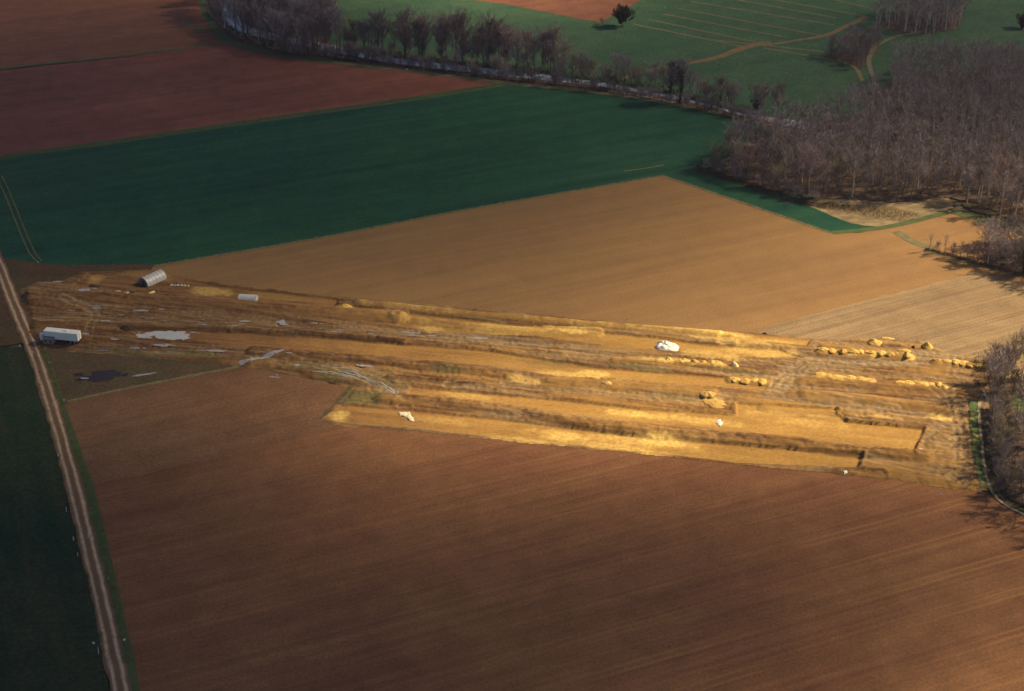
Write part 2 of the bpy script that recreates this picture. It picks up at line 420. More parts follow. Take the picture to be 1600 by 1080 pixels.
sheet('field', [(1200, 510), (1390, 460), (1530, 426), (1700, 466), (2000, 520), (2000, 640), (1600, 640), (1480, 640), (1250, 560), (1150, 535)], 0.04, M['plough_stub'], label='streaked stubble field right of the spoil heaps', cat='field')
sheet('field', [(134, 742), (330, 700), (520, 652), (560, 648), (640, 660), (750, 672), (880, 686), (1030, 700), (1150, 713), (1400, 738), (1500, 752), (1560, 780), (1620, 815), (2100, 1010), (2100, 1700), (270, 1700), (212, 1080), (175, 900)], 0.00, M['plough_front'], label='wide ploughed field filling the foreground', cat='field')
sheet('field', [(98, 628), (200, 606), (374, 572), (430, 579), (548, 606), (545, 640), (535, 668), (520, 670), (330, 717), (140, 760), (120, 690)], 0.04, M['plough_left'], label='smaller brown field between the dirt road and the dig', cat='field')
sheet('field', [(-900, 400), (0, 408), (46, 535), (0, 541), (-900, 560)], 0.02, M['scrub_dark'], label='strip of bare brown soil left of the dirt road', cat='field')
sheet('field', [(-900, 560), (0, 541), (50, 542), (92, 680), (130, 830), (172, 1080), (240, 1700), (-900, 1700)], 0.03, M['wheat_left'], label='very dark green field left of the dirt road', cat='field')
sheet('grass_patch', [(50, 545), (62, 520), (250, 530), (400, 552), (640, 590), (640, 640), (520, 660), (498, 655), (545, 604), (374, 571), (200, 605), (100, 632), (72, 600)], 0.06, M['scrub'], label='scrubby trampled grass below the white trailer', cat='grass')
sheet('soil_patch', [(-2, 402), (80, 414), (240, 414), (230, 440), (150, 470), (60, 560), (40, 520)], 0.05, M['scrub_dark'], label='bare disturbed soil between the road and the dig', cat='soil')
sheet('meadow', [(480, 60), (520, 10), (570, -80), (2600, -80), (2600, 320), (1600, 270), (1350, 195), (1200, 185), (1000, 135), (850, 118), (640, 95)], -0.10, M['meadow'], label='green meadow beyond the river', cat='meadow')
sheet('field', [(700, -80), (740, 0), (800, 8), (880, 24), (938, 36), (965, 20), (1020, -10), (1080, -80)], -0.06, M['plough_far'], label='far brown field above the green meadow', cat='field')

# verges and paths
ribbon('verge', [(-300, 291), (0, 246), (180, 221), (400, 189), (640, 155), (790, 131)], (4.6, 5.5), 0.05, M['verge'], label='grass strip between the maroon field and the green field', cat='verge')
ribbon('verge', [(-300, 152), (0, 108), (180, 89), (352, 67)], 2.6, 0.05, M['verge'], label='thin grass line across the upper left field', cat='verge')
ribbon('verge', [(316, 0), (330, 36), (355, 64), (440, 87), (520, 97), (600, 107)], 5.0, 0.06, M['verge'], label='grass bank under the riverside wood', cat='verge')
ribbon('verge', [(520, 97), (650, 112), (790, 130), (900, 141), (1000, 154), (1090, 170), (1150, 183), (1200, 196)], (3.5, 3.0), 0.07, M['verge_dry'], label='dry grass edge along the river below the trees', cat='verge')
ribbon('verge', [(1034, 275), (900, 298), (700, 333), (500, 372), (240, 416)], 1.1, 0.05, M['verge_dry'], label='dry grass seam between the green and tan fields', cat='verge')
ribbon('verge', [(1036, 275), (1160, 317), (1298, 364)], 1.3, 0.05, M['verge_dry'], label='dry grass seam along the strip of green field', cat='verge')
ribbon('verge', [(1300, 364), (1345, 360), (1400, 352), (1485, 331)], 3.0, 0.06, M['verge'], label='grass verge at the tip of the green field', cat='verge')
ribbon('verge', [(1487, 331), (1545, 347), (1600, 362)], 3.5, 0.066, M['verge'], label='green verge under the right hand wood', cat='verge')
ribbon('verge', [(1400, 362), (1432, 380), (1460, 388)], 3.5, 0.072, M['verge_dry'], label='pale grass streak by the hedge end', cat='verge')
ribbon('verge', [(1445, 392), (1500, 405), (1560, 422), (1640, 445)], 2.5, 0.08, M['verge_dry'], label='dry verge below the hedge on the right', cat='verge')
ribbon('verge', [(105, 628), (200, 607), (374, 573)], 1.4, 0.09, M['verge_dry'], label='pale dry grass line along the small brown field', cat='verge')
ribbon('verge', [(64, 545), (90, 625), (136, 760), (165, 880), (200, 1040), (215, 1130)], (3.2, 3.2), 0.08, M['verge'], label='grass verge on the right of the dirt road', cat='verge')
ribbon('dirt_road', [(-120, 180), (-60, 300), (-8, 400), (20, 470), (46, 532), (62, 575), (84, 645), (108, 730), (134, 835), (160, 945), (188, 1075), (240, 1320), (300, 1600)], (4.2, 4.6), 0.11, M['road'], label='rutted pale dirt road down the left side', cat='road', crown=0.05, jitter=0.6)
ribbon('path', [(1400, 190), (1385, 165), (1372, 140), (1361, 112), (1358, 90), (1372, 70), (1405, 56), (1440, 50)], 2.2, 0.05, M['wood_track'], label='pale track curving through the upper right wood', cat='path')
ribbon('path', [(960, 128), (1000, 113), (1030, 107), (1080, 98), (1120, 90), (1150, 79), (1178, 70), (1205, 67)], (1.6, 5.5), -0.03, M['track_soil'], label='reddish soil track crossing the far meadow', cat='path')
ribbon('path', [(1200, 70), (1240, 64), (1290, 55), (1325, 40), (1355, 26)], (2.0, 4.0), -0.02, M['track_soil'], label='reddish soil track along the far copse', cat='path')
TRENCHES = [((987, 37), (1162, 73)), ((1012, 30), (1181, 66)), ((1037, 22), (1231, 59)), ((1060, 13), (1285, 56)), ((1078, 2), (1303, 39)),
            ((1120, -6), (1306, 28)), ((1180, -6), (1350, 25)), ((1270, -8), (1366, 14)), ((1100, 61), (1288, 81)), ((1194, 75), (1319, 97))]
ORD = ['first', 'second', 'third', 'fourth', 'fifth', 'sixth', 'seventh', 'eighth', 'ninth', 'tenth', 'eleventh', 'twelfth']
for i, (a, b) in enumerate(TRENCHES):
    ribbon('trench_strip', [a, b], 1.9, -0.04 + 0.004 * i, M['trench_soil'], label='tan soil trench line in the far meadow, %s of ten' % ORD[i], cat='trench', jitter=0.4, step=6)
ribbon('trench_strip', [(1319, 97), (1338, 108), (1348, 128)], 2.0, 0.02, M['verge_dry'], label='curved pale grass edge beside the upper right wood', cat='verge')
# wheel marks in the green field
for i, dx in enumerate((0, 9)):
    ribbon('wheel_track', [(-6 + dx, 275), (10 + dx, 310), (28 + dx, 355), (44 + dx, 392), (56 + dx, 408)], 0.45, 0.07, M['verge_dry'], label='%s wheel mark at the left end of the green field' % ('left' if i == 0 else 'right'), cat='wheel track')
ribbon('wheel_track', [(975, 268), (1010, 263), (1038, 258)], 0.7, 0.07, M['verge_dry'], label='short pale streak at the corner of the green field', cat='wheel track')

# river: a strip of water under the trees, its sky reflection put into the colour
RIVER = [(376, -60), (368, -10), (362, 14), (370, 38), (420, 56), (520, 76), (640, 98), (780, 114), (880, 126), (960, 138), (1060, 157), (1130, 176), (1200, 189), (1250, 195), (1340, 215)]
ribbon('river', RIVER, (8.5, 8.5), 0.015, M['river'], label='grey river glinting under the bare trees', cat='river', jitter=1.6)
W1 = [(1108, 264), (1152, 242), (1210, 214), (1265, 200), (1330, 180), (1372, 165), (1385, 130), (1420, 112), (1500, 108), (1720, 100), (1900, 260), (1760, 370), (1600, 340), (1530, 318), (1480, 309), (1400, 317), (1270, 309), (1200, 296)]
W2 = [(1288, 88), (1320, 76), (1375, 62), (1372, 80), (1352, 98), (1345, 108), (1318, 98)]
W3 = [(1366, 44), (1390, 20), (1480, 12), (1508, 24), (1495, 46), (1440, 54)]
W4 = [(322, 20), (340, -30), (352, -50), (540, -50), (522, 20), (510, 60), (532, 91), (440, 82), (372, 62), (338, 36)]
W5 = [(1536, 382), (1600, 372), (1760, 396), (1760, 470), (1600, 432), (1540, 412)]
W6 = [(1546, 640), (1556, 600), (1590, 588), (1760, 590), (1800, 800), (1700, 840), (1612, 798), (1572, 775), (1552, 735)]
for i, (nm, w, lb) in enumerate((('W1', W1, 'leaf litter floor of the large wood on the right'), ('W2', W2, 'leaf litter under the small copse'), ('W3', W3, 'leaf litter under the far copse'),
                                 ('W4', W4, 'leaf litter under the riverside wood'), ('W5', W5, 'leaf litter under the hedge trees'), ('W6', W6, 'shaded floor of the wood at the right edge'))):
    sheet('woodland_floor', w, -0.005 + 0.002 * i if i in (1, 2, 3) else 0.10, M['litter'], label=lb, cat='woodland floor', jitter=1.2)
sheet('grass_patch', [(1500, 318), (1540, 312), (1640, 330), (1640, 352), (1560, 340), (1520, 330)], 0.14, M['scrub'], label='olive grass clearing among trunks at the right', cat='grass')
sheet('grass_patch', [(1578, 632), (1588, 618), (1640, 612), (1640, 650), (1590, 644)], 0.14, M['verge'], label='small bright green clearing in the wood at the right edge', cat='grass')
ribbon('river_bank', [(520, 88), (650, 106), (790, 122), (900, 133), (1000, 147), (1090, 165), (1150, 181), (1215, 196)], 4.0, 0.04, M['bramble'], label='brown bramble bank along the near side of the river', cat='bank')

# ------------------------------------------------------------------ the dig: one modelled ground with trenches, banks, tracks
DIG = [(30, 452), (60, 440), (95, 440), (128, 425), (230, 421), (330, 441), (450, 455), (600, 470), (750, 482), (950, 503), (1150, 518), (1275, 530), (1330, 528),
       (1440, 530), (1475, 548), (1560, 572), (1562, 600), (1530, 630), (1536, 700), (1546, 768), (1520, 770), (1400, 751), (1150, 727), (1030, 713), (880, 699), (750, 686), (640, 673), (540, 668),
       (498, 657), (522, 636), (547, 607), (470, 589), (425, 580), (376, 573), (300, 566), (200, 558), (130, 552), (60, 545), (44, 520)]
# stripped strips (smooth tan subsoil, floor level)
STRIPS = [
    [(112, 449), (142, 427), (232, 424), (330, 446), (400, 455), (450, 460), (530, 470), (522, 486), (400, 474), (250, 462), (190, 456)],
    [(205, 516), (260, 517), (400, 522), (520, 531), (640, 541), (760, 549), (870, 567), (950, 578), (1060, 586), (1150, 593), (1205, 598), (1195, 612), (1100, 606), (960, 594), (870, 590), (760, 574), (600, 562), (450, 551), (330, 538), (215, 531)],
    [(640, 606), (760, 617), (880, 628), (1000, 641), (1150, 650), (1150, 632), (1310, 641), (1325, 661), (1447, 672), (1430, 706), (1290, 690), (1150, 676), (1000, 662), (880, 648), (760, 634), (636, 620)],
    [(502, 654), (532, 634), (640, 643), (760, 655), (900, 672), (1020, 687), (1150, 697), (1350, 714), (1343, 734), (1150, 724), (1030, 709), (880, 695), (750, 682), (640, 669), (545, 664)],
    [(640, 490), (760, 505), (900, 518), (1030, 530), (1100, 540), (1220, 548), (1255, 562), (1150, 560), (1060, 552), (960, 545), (840, 528), (700, 522), (620, 512)],
    [(1130, 520), (1268, 532), (1262, 542), (1120, 530)],
]
# banks: polyline, half width m, height m, subsoil share, pale share
BANKS = [
    ([(45, 466), (200, 470), (330, 476), (400, 483), (500, 490), (620, 499)], 4.5, 1.3, 0.75, 0.0),
    ([(330, 443), (450, 457), (600, 471), (750, 484), (950, 504), (1150, 519)], 1.3, 0.9, 0.1, 0.0),
    ([(560, 476), (700, 490), (850, 503), (1000, 516), (1140, 526)], 2.0, 0.9, 0.9, 0.35),
    ([(620, 500), (680, 505), (760, 514), (860, 520), (930, 522)], 3.0, 0.9, 0.8, 0.25),
    ([(190, 512), (300, 516), (430, 521), (520, 527), (630, 537)], 1.4, 0.9, 0.15, 0.0),
    ([(400, 551), (520, 562), (640, 572), (760, 584), (800, 590)], 3.2, 1.4, 0.15, 0.0),
    ([(610, 592), (680, 598), (760, 606)], 1.8, 0.8, 0.1, 0.0),
    ([(600, 627), (700, 633), (800, 645), (950, 670), (1100, 683), (1250, 697), (1360, 710), (1440, 716)], 3.4, 1.5, 0.25, 0.0),
    ([(860, 600), (960, 606), (1060, 611), (1110, 616)], 3.0, 0.8, 0.45, 0.1),
    ([(1255, 598), (1330, 604), (1420, 612), (1500, 615)], 2.4, 0.7, 0.3, 0.0),
    ([(960, 566), (1060, 574), (1150, 580), (1210, 586)], 1.8, 0.7, 0.35, 0.1),
    ([(1260, 620), (1340, 626), (1400, 634), (1480, 642)], 3.2, 0.9, 0.5, 0.0),
    ([(1195, 640), (1250, 648), (1310, 652)], 2.5, 0.4, 0.6, 0.0),
    ([(1290, 545), (1340, 552), (1420, 560)], 2.2, 0.5, 0.6, 0.1),
    ([(1283, 553), (1350, 558), (1420, 562)], 1.9, 0.95, 0.9, 0.8),
    ([(1276, 593), (1315, 596), (1360, 599)], 1.9, 0.95, 0.9, 0.8),
    ([(1404, 605), (1440, 607), (1472, 610)], 1.9, 0.95, 0.9, 0.8),
    ([(1462, 569), (1500, 573), (1543, 580)], 1.9, 0.95, 0.9, 0.8),
    ([(1030, 568), (1080, 572), (1126, 575)], 1.9, 0.95, 0.9, 0.8),
    ([(1142, 596), (1170, 598), (1196, 601)], 1.9, 0.95, 0.9, 0.8),
    ([(1447, 672), (1438, 690), (1432, 706)], 0.7, 0.6, 0.2, 0.0),
    ([(1350, 714), (1343, 734), (1380, 738), (1388, 750)], 0.7, 0.5, 0.2, 0.0),
    ([(1310, 641), (1322, 658), (1447, 671)], 0.8, 0.6, 0.2, 0.0),
]
# tracks and muddy lanes: polyline, half width, mud share
LANES = [
    ([(60, 495), (200, 497), (350, 505), (500, 515), (640, 524), (760, 533), (850, 540)], 4.5, 0.55),
    ([(130, 548), (300, 550), (420, 556), (480, 566), (560, 580), (620, 610)], 5.5, 0.6),
    ([(1205, 612), (1225, 592), (1262, 572), (1340, 566), (1430, 562), (1500, 548), (1560, 535)], 6.0, 0.75),
    ([(900, 556), (1000, 562), (1100, 578), (1200, 588)], 3.5, 0.5),
    ([(1200, 620), (1300, 632), (1400, 645), (1470, 652)], 3.0, 0.5),
    ([(760, 640), (900, 655), (1100, 674), (1300, 694), (1420, 708), (1480, 700), (1500, 670)], 1.6, 0.55),
    ([(800, 600), (900, 612), (1000, 622), (1100, 630)], 3.0, 0.5),
    ([(1425, 704), (1450, 680), (1480, 662)], 3.0, 0.5),
    ([(1200, 612), (1300, 606), (1400, 590), (1500, 600)], 2.0, 0.4),
]
RUTS = [[(1500, 560), (1484, 600), (1492, 650), (1502, 700), (1490, 758)], [(1440, 600), (1495, 640), (1512, 700), (1505, 755)], [(1500, 672), (1430, 651), (1350, 640), (1250, 628), (1200, 612)],
        [(60, 500), (200, 502), (400, 512), (600, 524), (780, 538)], [(140, 547), (300, 552), (420, 558), (500, 575), (600, 604)], [(760, 638), (950, 660), (1150, 679), (1300, 694), (1440, 708), (1490, 690)],
        [(1205, 612), (1228, 590), (1262, 572), (1350, 566), (1430, 560), (1500, 545)], [(1110, 562), (1000, 556), (850, 545), (720, 530)], [(1260, 572), (1230, 600), (1300, 622), (1400, 640)], [(700, 604), (820, 606), (960, 616), (1090, 628)],
        [(1360, 720), (1430, 735), (1500, 748)], [(100, 470), (150, 490), (140, 520), (160, 545)], [(900, 508), (1000, 520), (1100, 532), (1200, 543)]]
# dry sandy areas, with sunlit highlights also put into their colour: centre, radii (photo px, read as ground), share
PALE = [((960, 700), 90, 6, .5), ((1000, 690), 110, 10, .45), ((1070, 655), 90, 7, .45), ((820, 690), 60, 6, .5), ((1150, 535), 90, 6, .5), ((800, 515), 70, 6, .5), ((900, 588), 70, 5, .5), ((1250, 660), 90, 10, .25), ((700, 660), 60, 8, .25), ((1040, 692), 60, 9, .8), ((880, 682), 55, 10, .7), ((990, 648), 60, 7, .8), ((1100, 520), 80, 5, .8), ((890, 519), 45, 6, .8), ((930, 585), 30, 5, .8),
        ((528, 652), 18, 10, .7), ((1110, 556), 60, 8, .45), ((1190, 552), 60, 9, .5), ((1210, 536), 60, 5, .5), ((670, 515), 30, 8, .5), ((330, 456), 40, 8, .5), ((230, 432), 60, 6, .18), ((420, 464), 60, 6, .2), ((1020, 712), 40, 4, .7),
        ((540, 484), 14, 5, .7), ((148, 437), 16, 8, .4), ((1470, 657), 22, 7, .8), ((1290, 654), 35, 3, .35), ((1380, 655), 25, 3, .35), ((820, 598), 30, 6, .4), ((1040, 565), 70, 5, .35), ((1115, 628), 18, 6, .5),
        ((730, 620), 60, 5, .35), ((1210, 648), 50, 4, .3), ((780, 520), 60, 5, .35)]
GREENY = [((560, 625), 45, 12, .75), ((480, 575), 60, 7, .6), ((310, 557), 80, 7, .6), ((600, 600), 40, 8, .5), ((540, 655), 18, 4, .5), ((860, 570), 60, 5, .6), ((700, 585), 40, 8, .5), ((540, 590), 70, 10, .7), ((200, 552), 70, 6, .5), ((1000, 577), 60, 4, .5), ((1060, 625), 40, 5, .5), ((1150, 583), 50, 4, .4), ((580, 620), 35, 8, .6), ((560, 650), 20, 8, 0.0)]

DSTEP = 0.4
def build_dig():
    x0, x1, y0, y1, st = -170.0, 156.0, 318.0, 466.0, DSTEP
    xs = np.arange(x0, x1 + 0.01, st); ys = np.arange(y0, y1 + 0.01, st)
    X, Y = np.meshgrid(xs, ys)
    n1 = fbm(X * 0.35, Y * 0.35, 21, 3) - 0.5
    n2 = fbm(X * 0.08, Y * 0.08, 31, 4) - 0.5
    n3 = fbm(X * 1.1, Y * 1.1, 41, 2) - 0.5
    outline = GP(DIG)
    sdo = signed_dist(X, Y, outline) + n1 * 1.6
    H = 0.85 + 0.5 * n2 + 0.22 * n1
    S = 0.12 + 1.5 * n2; Mu = 0.20 + 1.3 * (fbm(X * 0.05, Y * 0.12, 51, 3) - 0.5); Gr = np.zeros_like(X); Pa = np.zeros_like(X)
    S = S * sstep(-175, 40, X) + 0.15 * sstep(-20, 80, X)  # tan share raised to the right, putting the sunlit pool into the soil
    RUT = np.zeros_like(X)
    for line, hw, amt in LANES:
        ln = [tuple(p) for p in smooth_line(GP(line), 6)]
        d = seg_dist(X, Y, ln) + n1 * 1.2
        m = sstep(hw, hw * 0.5, d)
        H = H * (1 - m) + m * (0.62 + 0.10 * n1) - 0.10 * m * (np.abs(np.abs(d) - 1.0) < 0.45)
        Mu = np.maximum(Mu, m * amt); S = S * (1 - 0.75 * m)
    for line in RUTS:
        ln = [tuple(p) for p in smooth_line(GP(line), 4)]
        d = seg_dist(X, Y, ln) + n1 * 0.7
        m = sstep(0.75, 0.25, np.abs(d - 1.15)) * sstep(0.30, 0.5, fbm(X * 0.12, Y * 0.12, 91, 2))
        RUT = np.maximum(RUT, m)
    for poly in STRIPS:
        sd = signed_dist(X, Y, GP(poly)) + n1 * 0.7
        m = sstep(-0.15, 0.30, sd)
        H = H * (1 - m) + m * (0.20 + 0.07 * n1 + 0.05 * n3)
        S = np.maximum(S * (1 - m), m * (0.92 + 0.5 * n2)); Mu = Mu * (1 - m)
    for line, hw, ht, sub, pal in BANKS:
        ln = [tuple(p) for p in smooth_line(GP(line), 5)]
        d = seg_dist(X, Y, ln) + n1 * 0.9
        m = np.clip(1 - (d / hw) ** 2, 0, 1)
        H = H + m * ht * (0.85 + 0.5 * n1 + 0.5 * n2)
        k = sstep(0.0, 0.35, m)
        S = S * (1 - k) + k * (sub + 0.5 * n2); Mu = Mu * (1 - 0.8 * k); Pa = np.maximum(Pa, k * pal * sstep(-0.1, 0.15, n1 + n2))
    for lst, tgt in ((PALE, 'p'), (GREENY, 'g')):
        for (cx, cy), rx, ry, a in lst:
            gx, gy = P(cx, cy); gx2, _ = P(cx + rx, cy); _, gy2 = P(cx, cy - ry)
            th = ANG_DIG; dx = (X - gx) * math.cos(th) + (Y - gy) * math.sin(th); dy = -(X - gx) * math.sin(th) + (Y - gy) * math.cos(th)
            r = np.hypot(dx / (gx2 - gx), dy / (gy2 - gy)) + n1 * 0.9 + n2 * 0.5
            m = sstep(1.15, 0.35, r) * a
            if tgt == 'p': Pa = np.maximum(Pa, m)
            else:
                Gr = np.maximum(Gr, m); S = S * (1 - 0.6 * m)
    S = S * (0.30 + 0.70 * sstep(-150, -10, X + 90 * n2 + 50 * n1)); Mu = Mu * (0.45 + 0.55 * sstep(-110, -20, X))  # browner soil at left; also darkens it in place of cloud shade
    rough = sstep(0.45, 0.2, S)
    c_, s_ = math.cos(ANG_DIG), math.sin(ANG_DIG); U_ = X * c_ + Y * s_; V_ = -X * s_ + Y * c_
    streak = fbm(U_ * 0.035, V_ * 0.9, 61, 3) - 0.5
    H = H + streak * (0.30 * rough + 0.08); S = S + streak * 1.3 * (0.35 + rough); Mu = Mu + 0.7 * (fbm(U_ * 0.03, V_ * 0.7, 66, 3) - 0.5) * rough
    H = H + rough * (0.45 * n3 + 0.30 * n1)
    H = H - 0.16 * RUT; Mu = np.maximum(Mu, RUT * 0.75); S = S * (1 - 0.5 * RUT)
    # pit beside the tunnel shelter
    gx, gy = P(215, 456); d = np.hypot((X - gx) / 4.5, (Y - gy) / 2.6); pit = sstep(1.0, 0.8, d + n1 * 0.2); H -= 0.12 * pit; S = S * (1 - 0.55 * pit)
    edge = sstep(0.0, 3.0, sdo)
    H = 0.05 + (np.maximum(H, 0.1) - 0.05) * edge
    keep = (sdo[:-1, :-1] > 0) & (sdo[1:, 1:] > 0) & (sdo[:-1, 1:] > 0) & (sdo[1:, :-1] > 0)
    ny, nx = X.shape
    idx = np.arange(ny * nx).reshape(ny, nx)
    q = np.stack([idx[:-1, :-1][keep], idx[:-1, 1:][keep], idx[1:, 1:][keep], idx[1:, :-1][keep]], 1)
    used = np.unique(q); remap = np.full(ny * nx, -1); remap[used] = np.arange(len(used))
    V = np.stack([X.ravel()[used], Y.ravel()[used], H.ravel()[used]], 1)
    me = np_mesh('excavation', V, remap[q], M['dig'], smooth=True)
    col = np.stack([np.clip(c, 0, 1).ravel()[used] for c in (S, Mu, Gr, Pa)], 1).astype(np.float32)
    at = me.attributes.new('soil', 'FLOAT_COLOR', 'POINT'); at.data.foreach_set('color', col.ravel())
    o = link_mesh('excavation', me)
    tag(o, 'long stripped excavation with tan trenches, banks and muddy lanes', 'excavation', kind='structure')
    return xs, ys, H, sdo
DX, DY, DH, DSD = build_dig()

def ground_z(x, y):
    i = (x - DX[0]) / DSTEP; j = (y - DY[0]) / DSTEP
    if i < 1 or j < 1 or i >= len(DX) - 2 or j >= len(DY) - 2: return 0.06
    ii, jj = int(i), int(j)
    if DSD[jj, ii] <= 0.3: return 0.06
    fi, fj = i - ii, j - jj
    return float((DH[jj, ii] * (1 - fi) + DH[jj, ii + 1] * fi) * (1 - fj) + (DH[jj + 1, ii] * (1 - fi) + DH[jj + 1, ii + 1] * fi) * fj)

ribbon('verge', [(1520, 628), (1524, 680), (1530, 730), (1540, 765)], 2.8, 0.10, M['verge'], drape=ground_z, label='bright green verge beside the wood at the right edge', cat='verge')
ribbon('path', [(1545, 610), (1530, 632), (1534, 690), (1540, 740), (1552, 772), (1580, 795), (1640, 822)], 0.8, 0.14, M['pale_track'], drape=ground_z, label='narrow pale path curving round the wood edge', cat='path')

# ------------------------------------------------------------------ puddles
def puddle(px, py, L, Wd, ang_deg, label, mat='puddle', seed=0, wob=0.55, lift=0.05):
    """water lying in the hollows: fragments of an oval, broken up along its length"""
    gx, gy = P(px, py); a = math.radians(ang_deg); ca, sa = math.cos(a), math.sin(a)
    st = 0.16 if L < 4 else 0.24
    U, W_ = np.meshgrid(np.arange(-L * .75, L * .75, st), np.arange(-Wd * .9 - .3, Wd * .9 + .3, st))
    X = gx + U * ca - W_ * sa; Y = gy + U * sa + W_ * ca
    n = .6 * fbm(U * (5.0 / L) + seed * 7, W_ * (2.6 / Wd), 300 + seed, 3) + .4 * fbm(U * .5 + seed, W_ * 1.1, 350 + seed, 3) - .5
    f = 1 - np.hypot(U / (L * .5), W_ / (Wd * .5)) + n * (1.9 * wob + .4)
    f = f - 3.0 * np.clip(np.abs(U) / (L * .75) - .75, 0, 1) - 3.0 * np.clip(np.abs(W_) / (Wd * .9 + .3) - .75, 0, 1)
    z0 = ground_z(gx, gy); G = np.vectorize(ground_z)(X, Y)
    level = z0 + lift + .05
    f = np.where(np.abs(level - G - .12) > .33, -1, f)
    ok = f > 0
    keep = ok[:-1, :-1] & ok[1:, 1:] & ok[:-1, 1:] & ok[1:, :-1]
    if keep.sum() < 6: keep = (np.hypot(U / (L * .45), W_ / (Wd * .45)) < 1)[:-1, :-1]
    idx = np.arange(X.size).reshape(X.shape)
    q = np.stack([idx[:-1, :-1][keep], idx[:-1, 1:][keep], idx[1:, 1:][keep], idx[1:, :-1][keep]], 1)
    used = np.unique(q); rm = np.full(X.size, -1); rm[used] = np.arange(len(used))
    V = np.stack([X.ravel()[used], Y.ravel()[used], np.full(len(used), level)], 1)
    o = link_mesh('puddle', np_mesh('puddle', V, rm[q], M[mat]))
    return tag(o, label, 'puddle', kind='structure')
PUD = [(140, 457, 9, 3.2, -4, 'small grey puddle near the left end of the dig'), (95, 441, 5, 1.5, 0, 'thin puddle beside the dirt road bend'), (222, 489, 6, 1.6, -3, 'short pale puddle above the big puddle'),
       (257, 503, 6, 1.2, -3, 'narrow puddle in the muddy lane above the big puddle'), (445, 506, 5.0, 3.6, -4, 'bright bluish puddle in the muddy lane'), (384, 505, 4.5, 1.4, -4, 'small pale puddle left of the bright bluish one'),
       (495, 508, 5, 1.1, -6, 'thin puddle right of the bright bluish one'), (525, 521, 5, 0.8, -6, 'thin streak of water in the middle lane'), (255, 543, 7, 2.0, -3, 'pale puddle just below the big puddle'),
       (335, 551, 8, 1.8, -5, 'pale puddle in the lower lane'), (215, 547, 6, 1.2, -3, 'faint puddle right of the white trailer'), (165, 505, 4, 1.6, -3, 'patch of water left of the lanes'), (147, 485, 8, 1.2, 3, 'thin wet streak at the left of the dig'),
       (132, 525, 3.4, 1.4, -30, 'small puddle beside the trailer end'), (178, 534, 4.5, 1.2, -4, 'small puddle between trailer and big puddle'), (640, 522, 8, 1.2, -8, 'white streak of water in the lane centre'),
       (675, 527, 5, 0.9, 10, 'small white streak of water right of centre'), (745, 531, 7, 1.2, -8, 'grey streak of water at the lane end'), (570, 575, 6, 1.6, -14, 'small puddle above the ruts'),
       (360, 513, 6, 1.0, 10, 'thin glint of water at the lane edge'), (320, 509, 7, 0.9, 3, 'long thin glint of water in the upper lane'), (430, 590, 3.5, 0.8, -10, 'tiny puddle by the small brown field'), (465, 573, 5, 1.0, -10, 'thin puddle right of the water filled ditch')]
_r = random.Random(99)
for i in range(26):
    tt = _r.random(); lane = i % 3
    x = [90 + 560 * tt, 130 + 330 * tt, 60 + 200 * tt][lane]; y = [492 + 34 * tt, 543 + 18 * tt, 478 + 12 * tt][lane] + _r.uniform(-5, 6)
    PUD.append((x, y, _r.uniform(1.5, 4.5), _r.uniform(.35, .9), _r.uniform(-12, 6), 'small glint of water in the muddy ground left of centre'))
for i, (x, y, L, w, a, lb) in enumerate(PUD): puddle(x, y, L, w, a, lb, seed=i)
puddle(262, 524, 20, 5.6, -2, 'largest pale puddle in the trench right of the trailer', 'puddle_pale', seed=77, wob=0.8, lift=0.10)
puddle(222, 527, 8, 3.0, -2, 'left arm of the largest puddle', 'puddle_pale', seed=78, wob=0.5, lift=0.12)
puddle(155, 588, 14, 6.0, 8, 'nearly black wet patch in the scrubby grass', 'puddle_dark', seed=88, wob=0.8, lift=0.05)
puddle(225, 586, 9, 1.3, 16, 'bluish streak of water beside the black wet patch', seed=89, wob=0.7, lift=0.06)
puddle(132, 592, 3.0, 1.0, -5, 'bluish glint at the left of the black wet patch', seed=90, lift=0.08)
def strip_water(pxs, w, label, mat='puddle', lift=0.08):
    line = smooth_line(GP(pxs), 1.5)
    return ribbon('puddle', pxs, w, lift, M[mat], label=label, cat='puddle', jitter=0.3, step=1.0, drape=ground_z)
strip_water([(374, 570), (394, 566), (420, 560), (444, 555)], (1.9, 1.2), 'long straight pale ditch of water at the brown field corner')
for i, (d_, a_, b_) in enumerate(((0.0, 0, .55), (.9, .1, .7), (2.2, .25, 1.0), (3.1, .3, .9), (4.4, .0, .45), (1.5, .6, 1.0))):
    base_ = smooth_line(GP([(488, 584), (530, 589), (568, 601), (618, 622)]), 1.0); n_ = len(base_)
    seg_ = [(p.x + .35 * d_ + .25 * math.sin(k * .5 + i), p.y + .93 * d_ + .2 * math.sin(k * .7 + 2 * i)) for k, p in enumerate(base_)][int(a_ * n_):int(b_ * n_)]
    ribbon('puddle', seg_, 0.34, 0.07, M['puddle'], label='%s water filled rut beside the small brown field corner' % ORD[i], cat='puddle', jitter=0.28, step=1.0, drape=ground_z, ground=True)
for i, (x, y, L) in enumerate([(8, 414, 2.6), (22, 470, 2.2), (51, 551, 4), (58, 575, 4), (83, 633, 4), (103, 684, 3.5), (91, 712, 3.0), (104, 797, 3.5), (131, 802, 4), (115, 843, 3.5), (122, 868, 3.0), (138, 838, 3.0), (170, 905, 2.0), (154, 1018, 5)]):
    gx, gy = P(x, y); puddle(x, y, L * .75, 0.42, 107 if y > 560 else 118, 'small puddle along the dirt road, %s from the far end' % (ORD + ['thirteenth', 'fourteenth'])[i], seed=200 + i, lift=0.12)

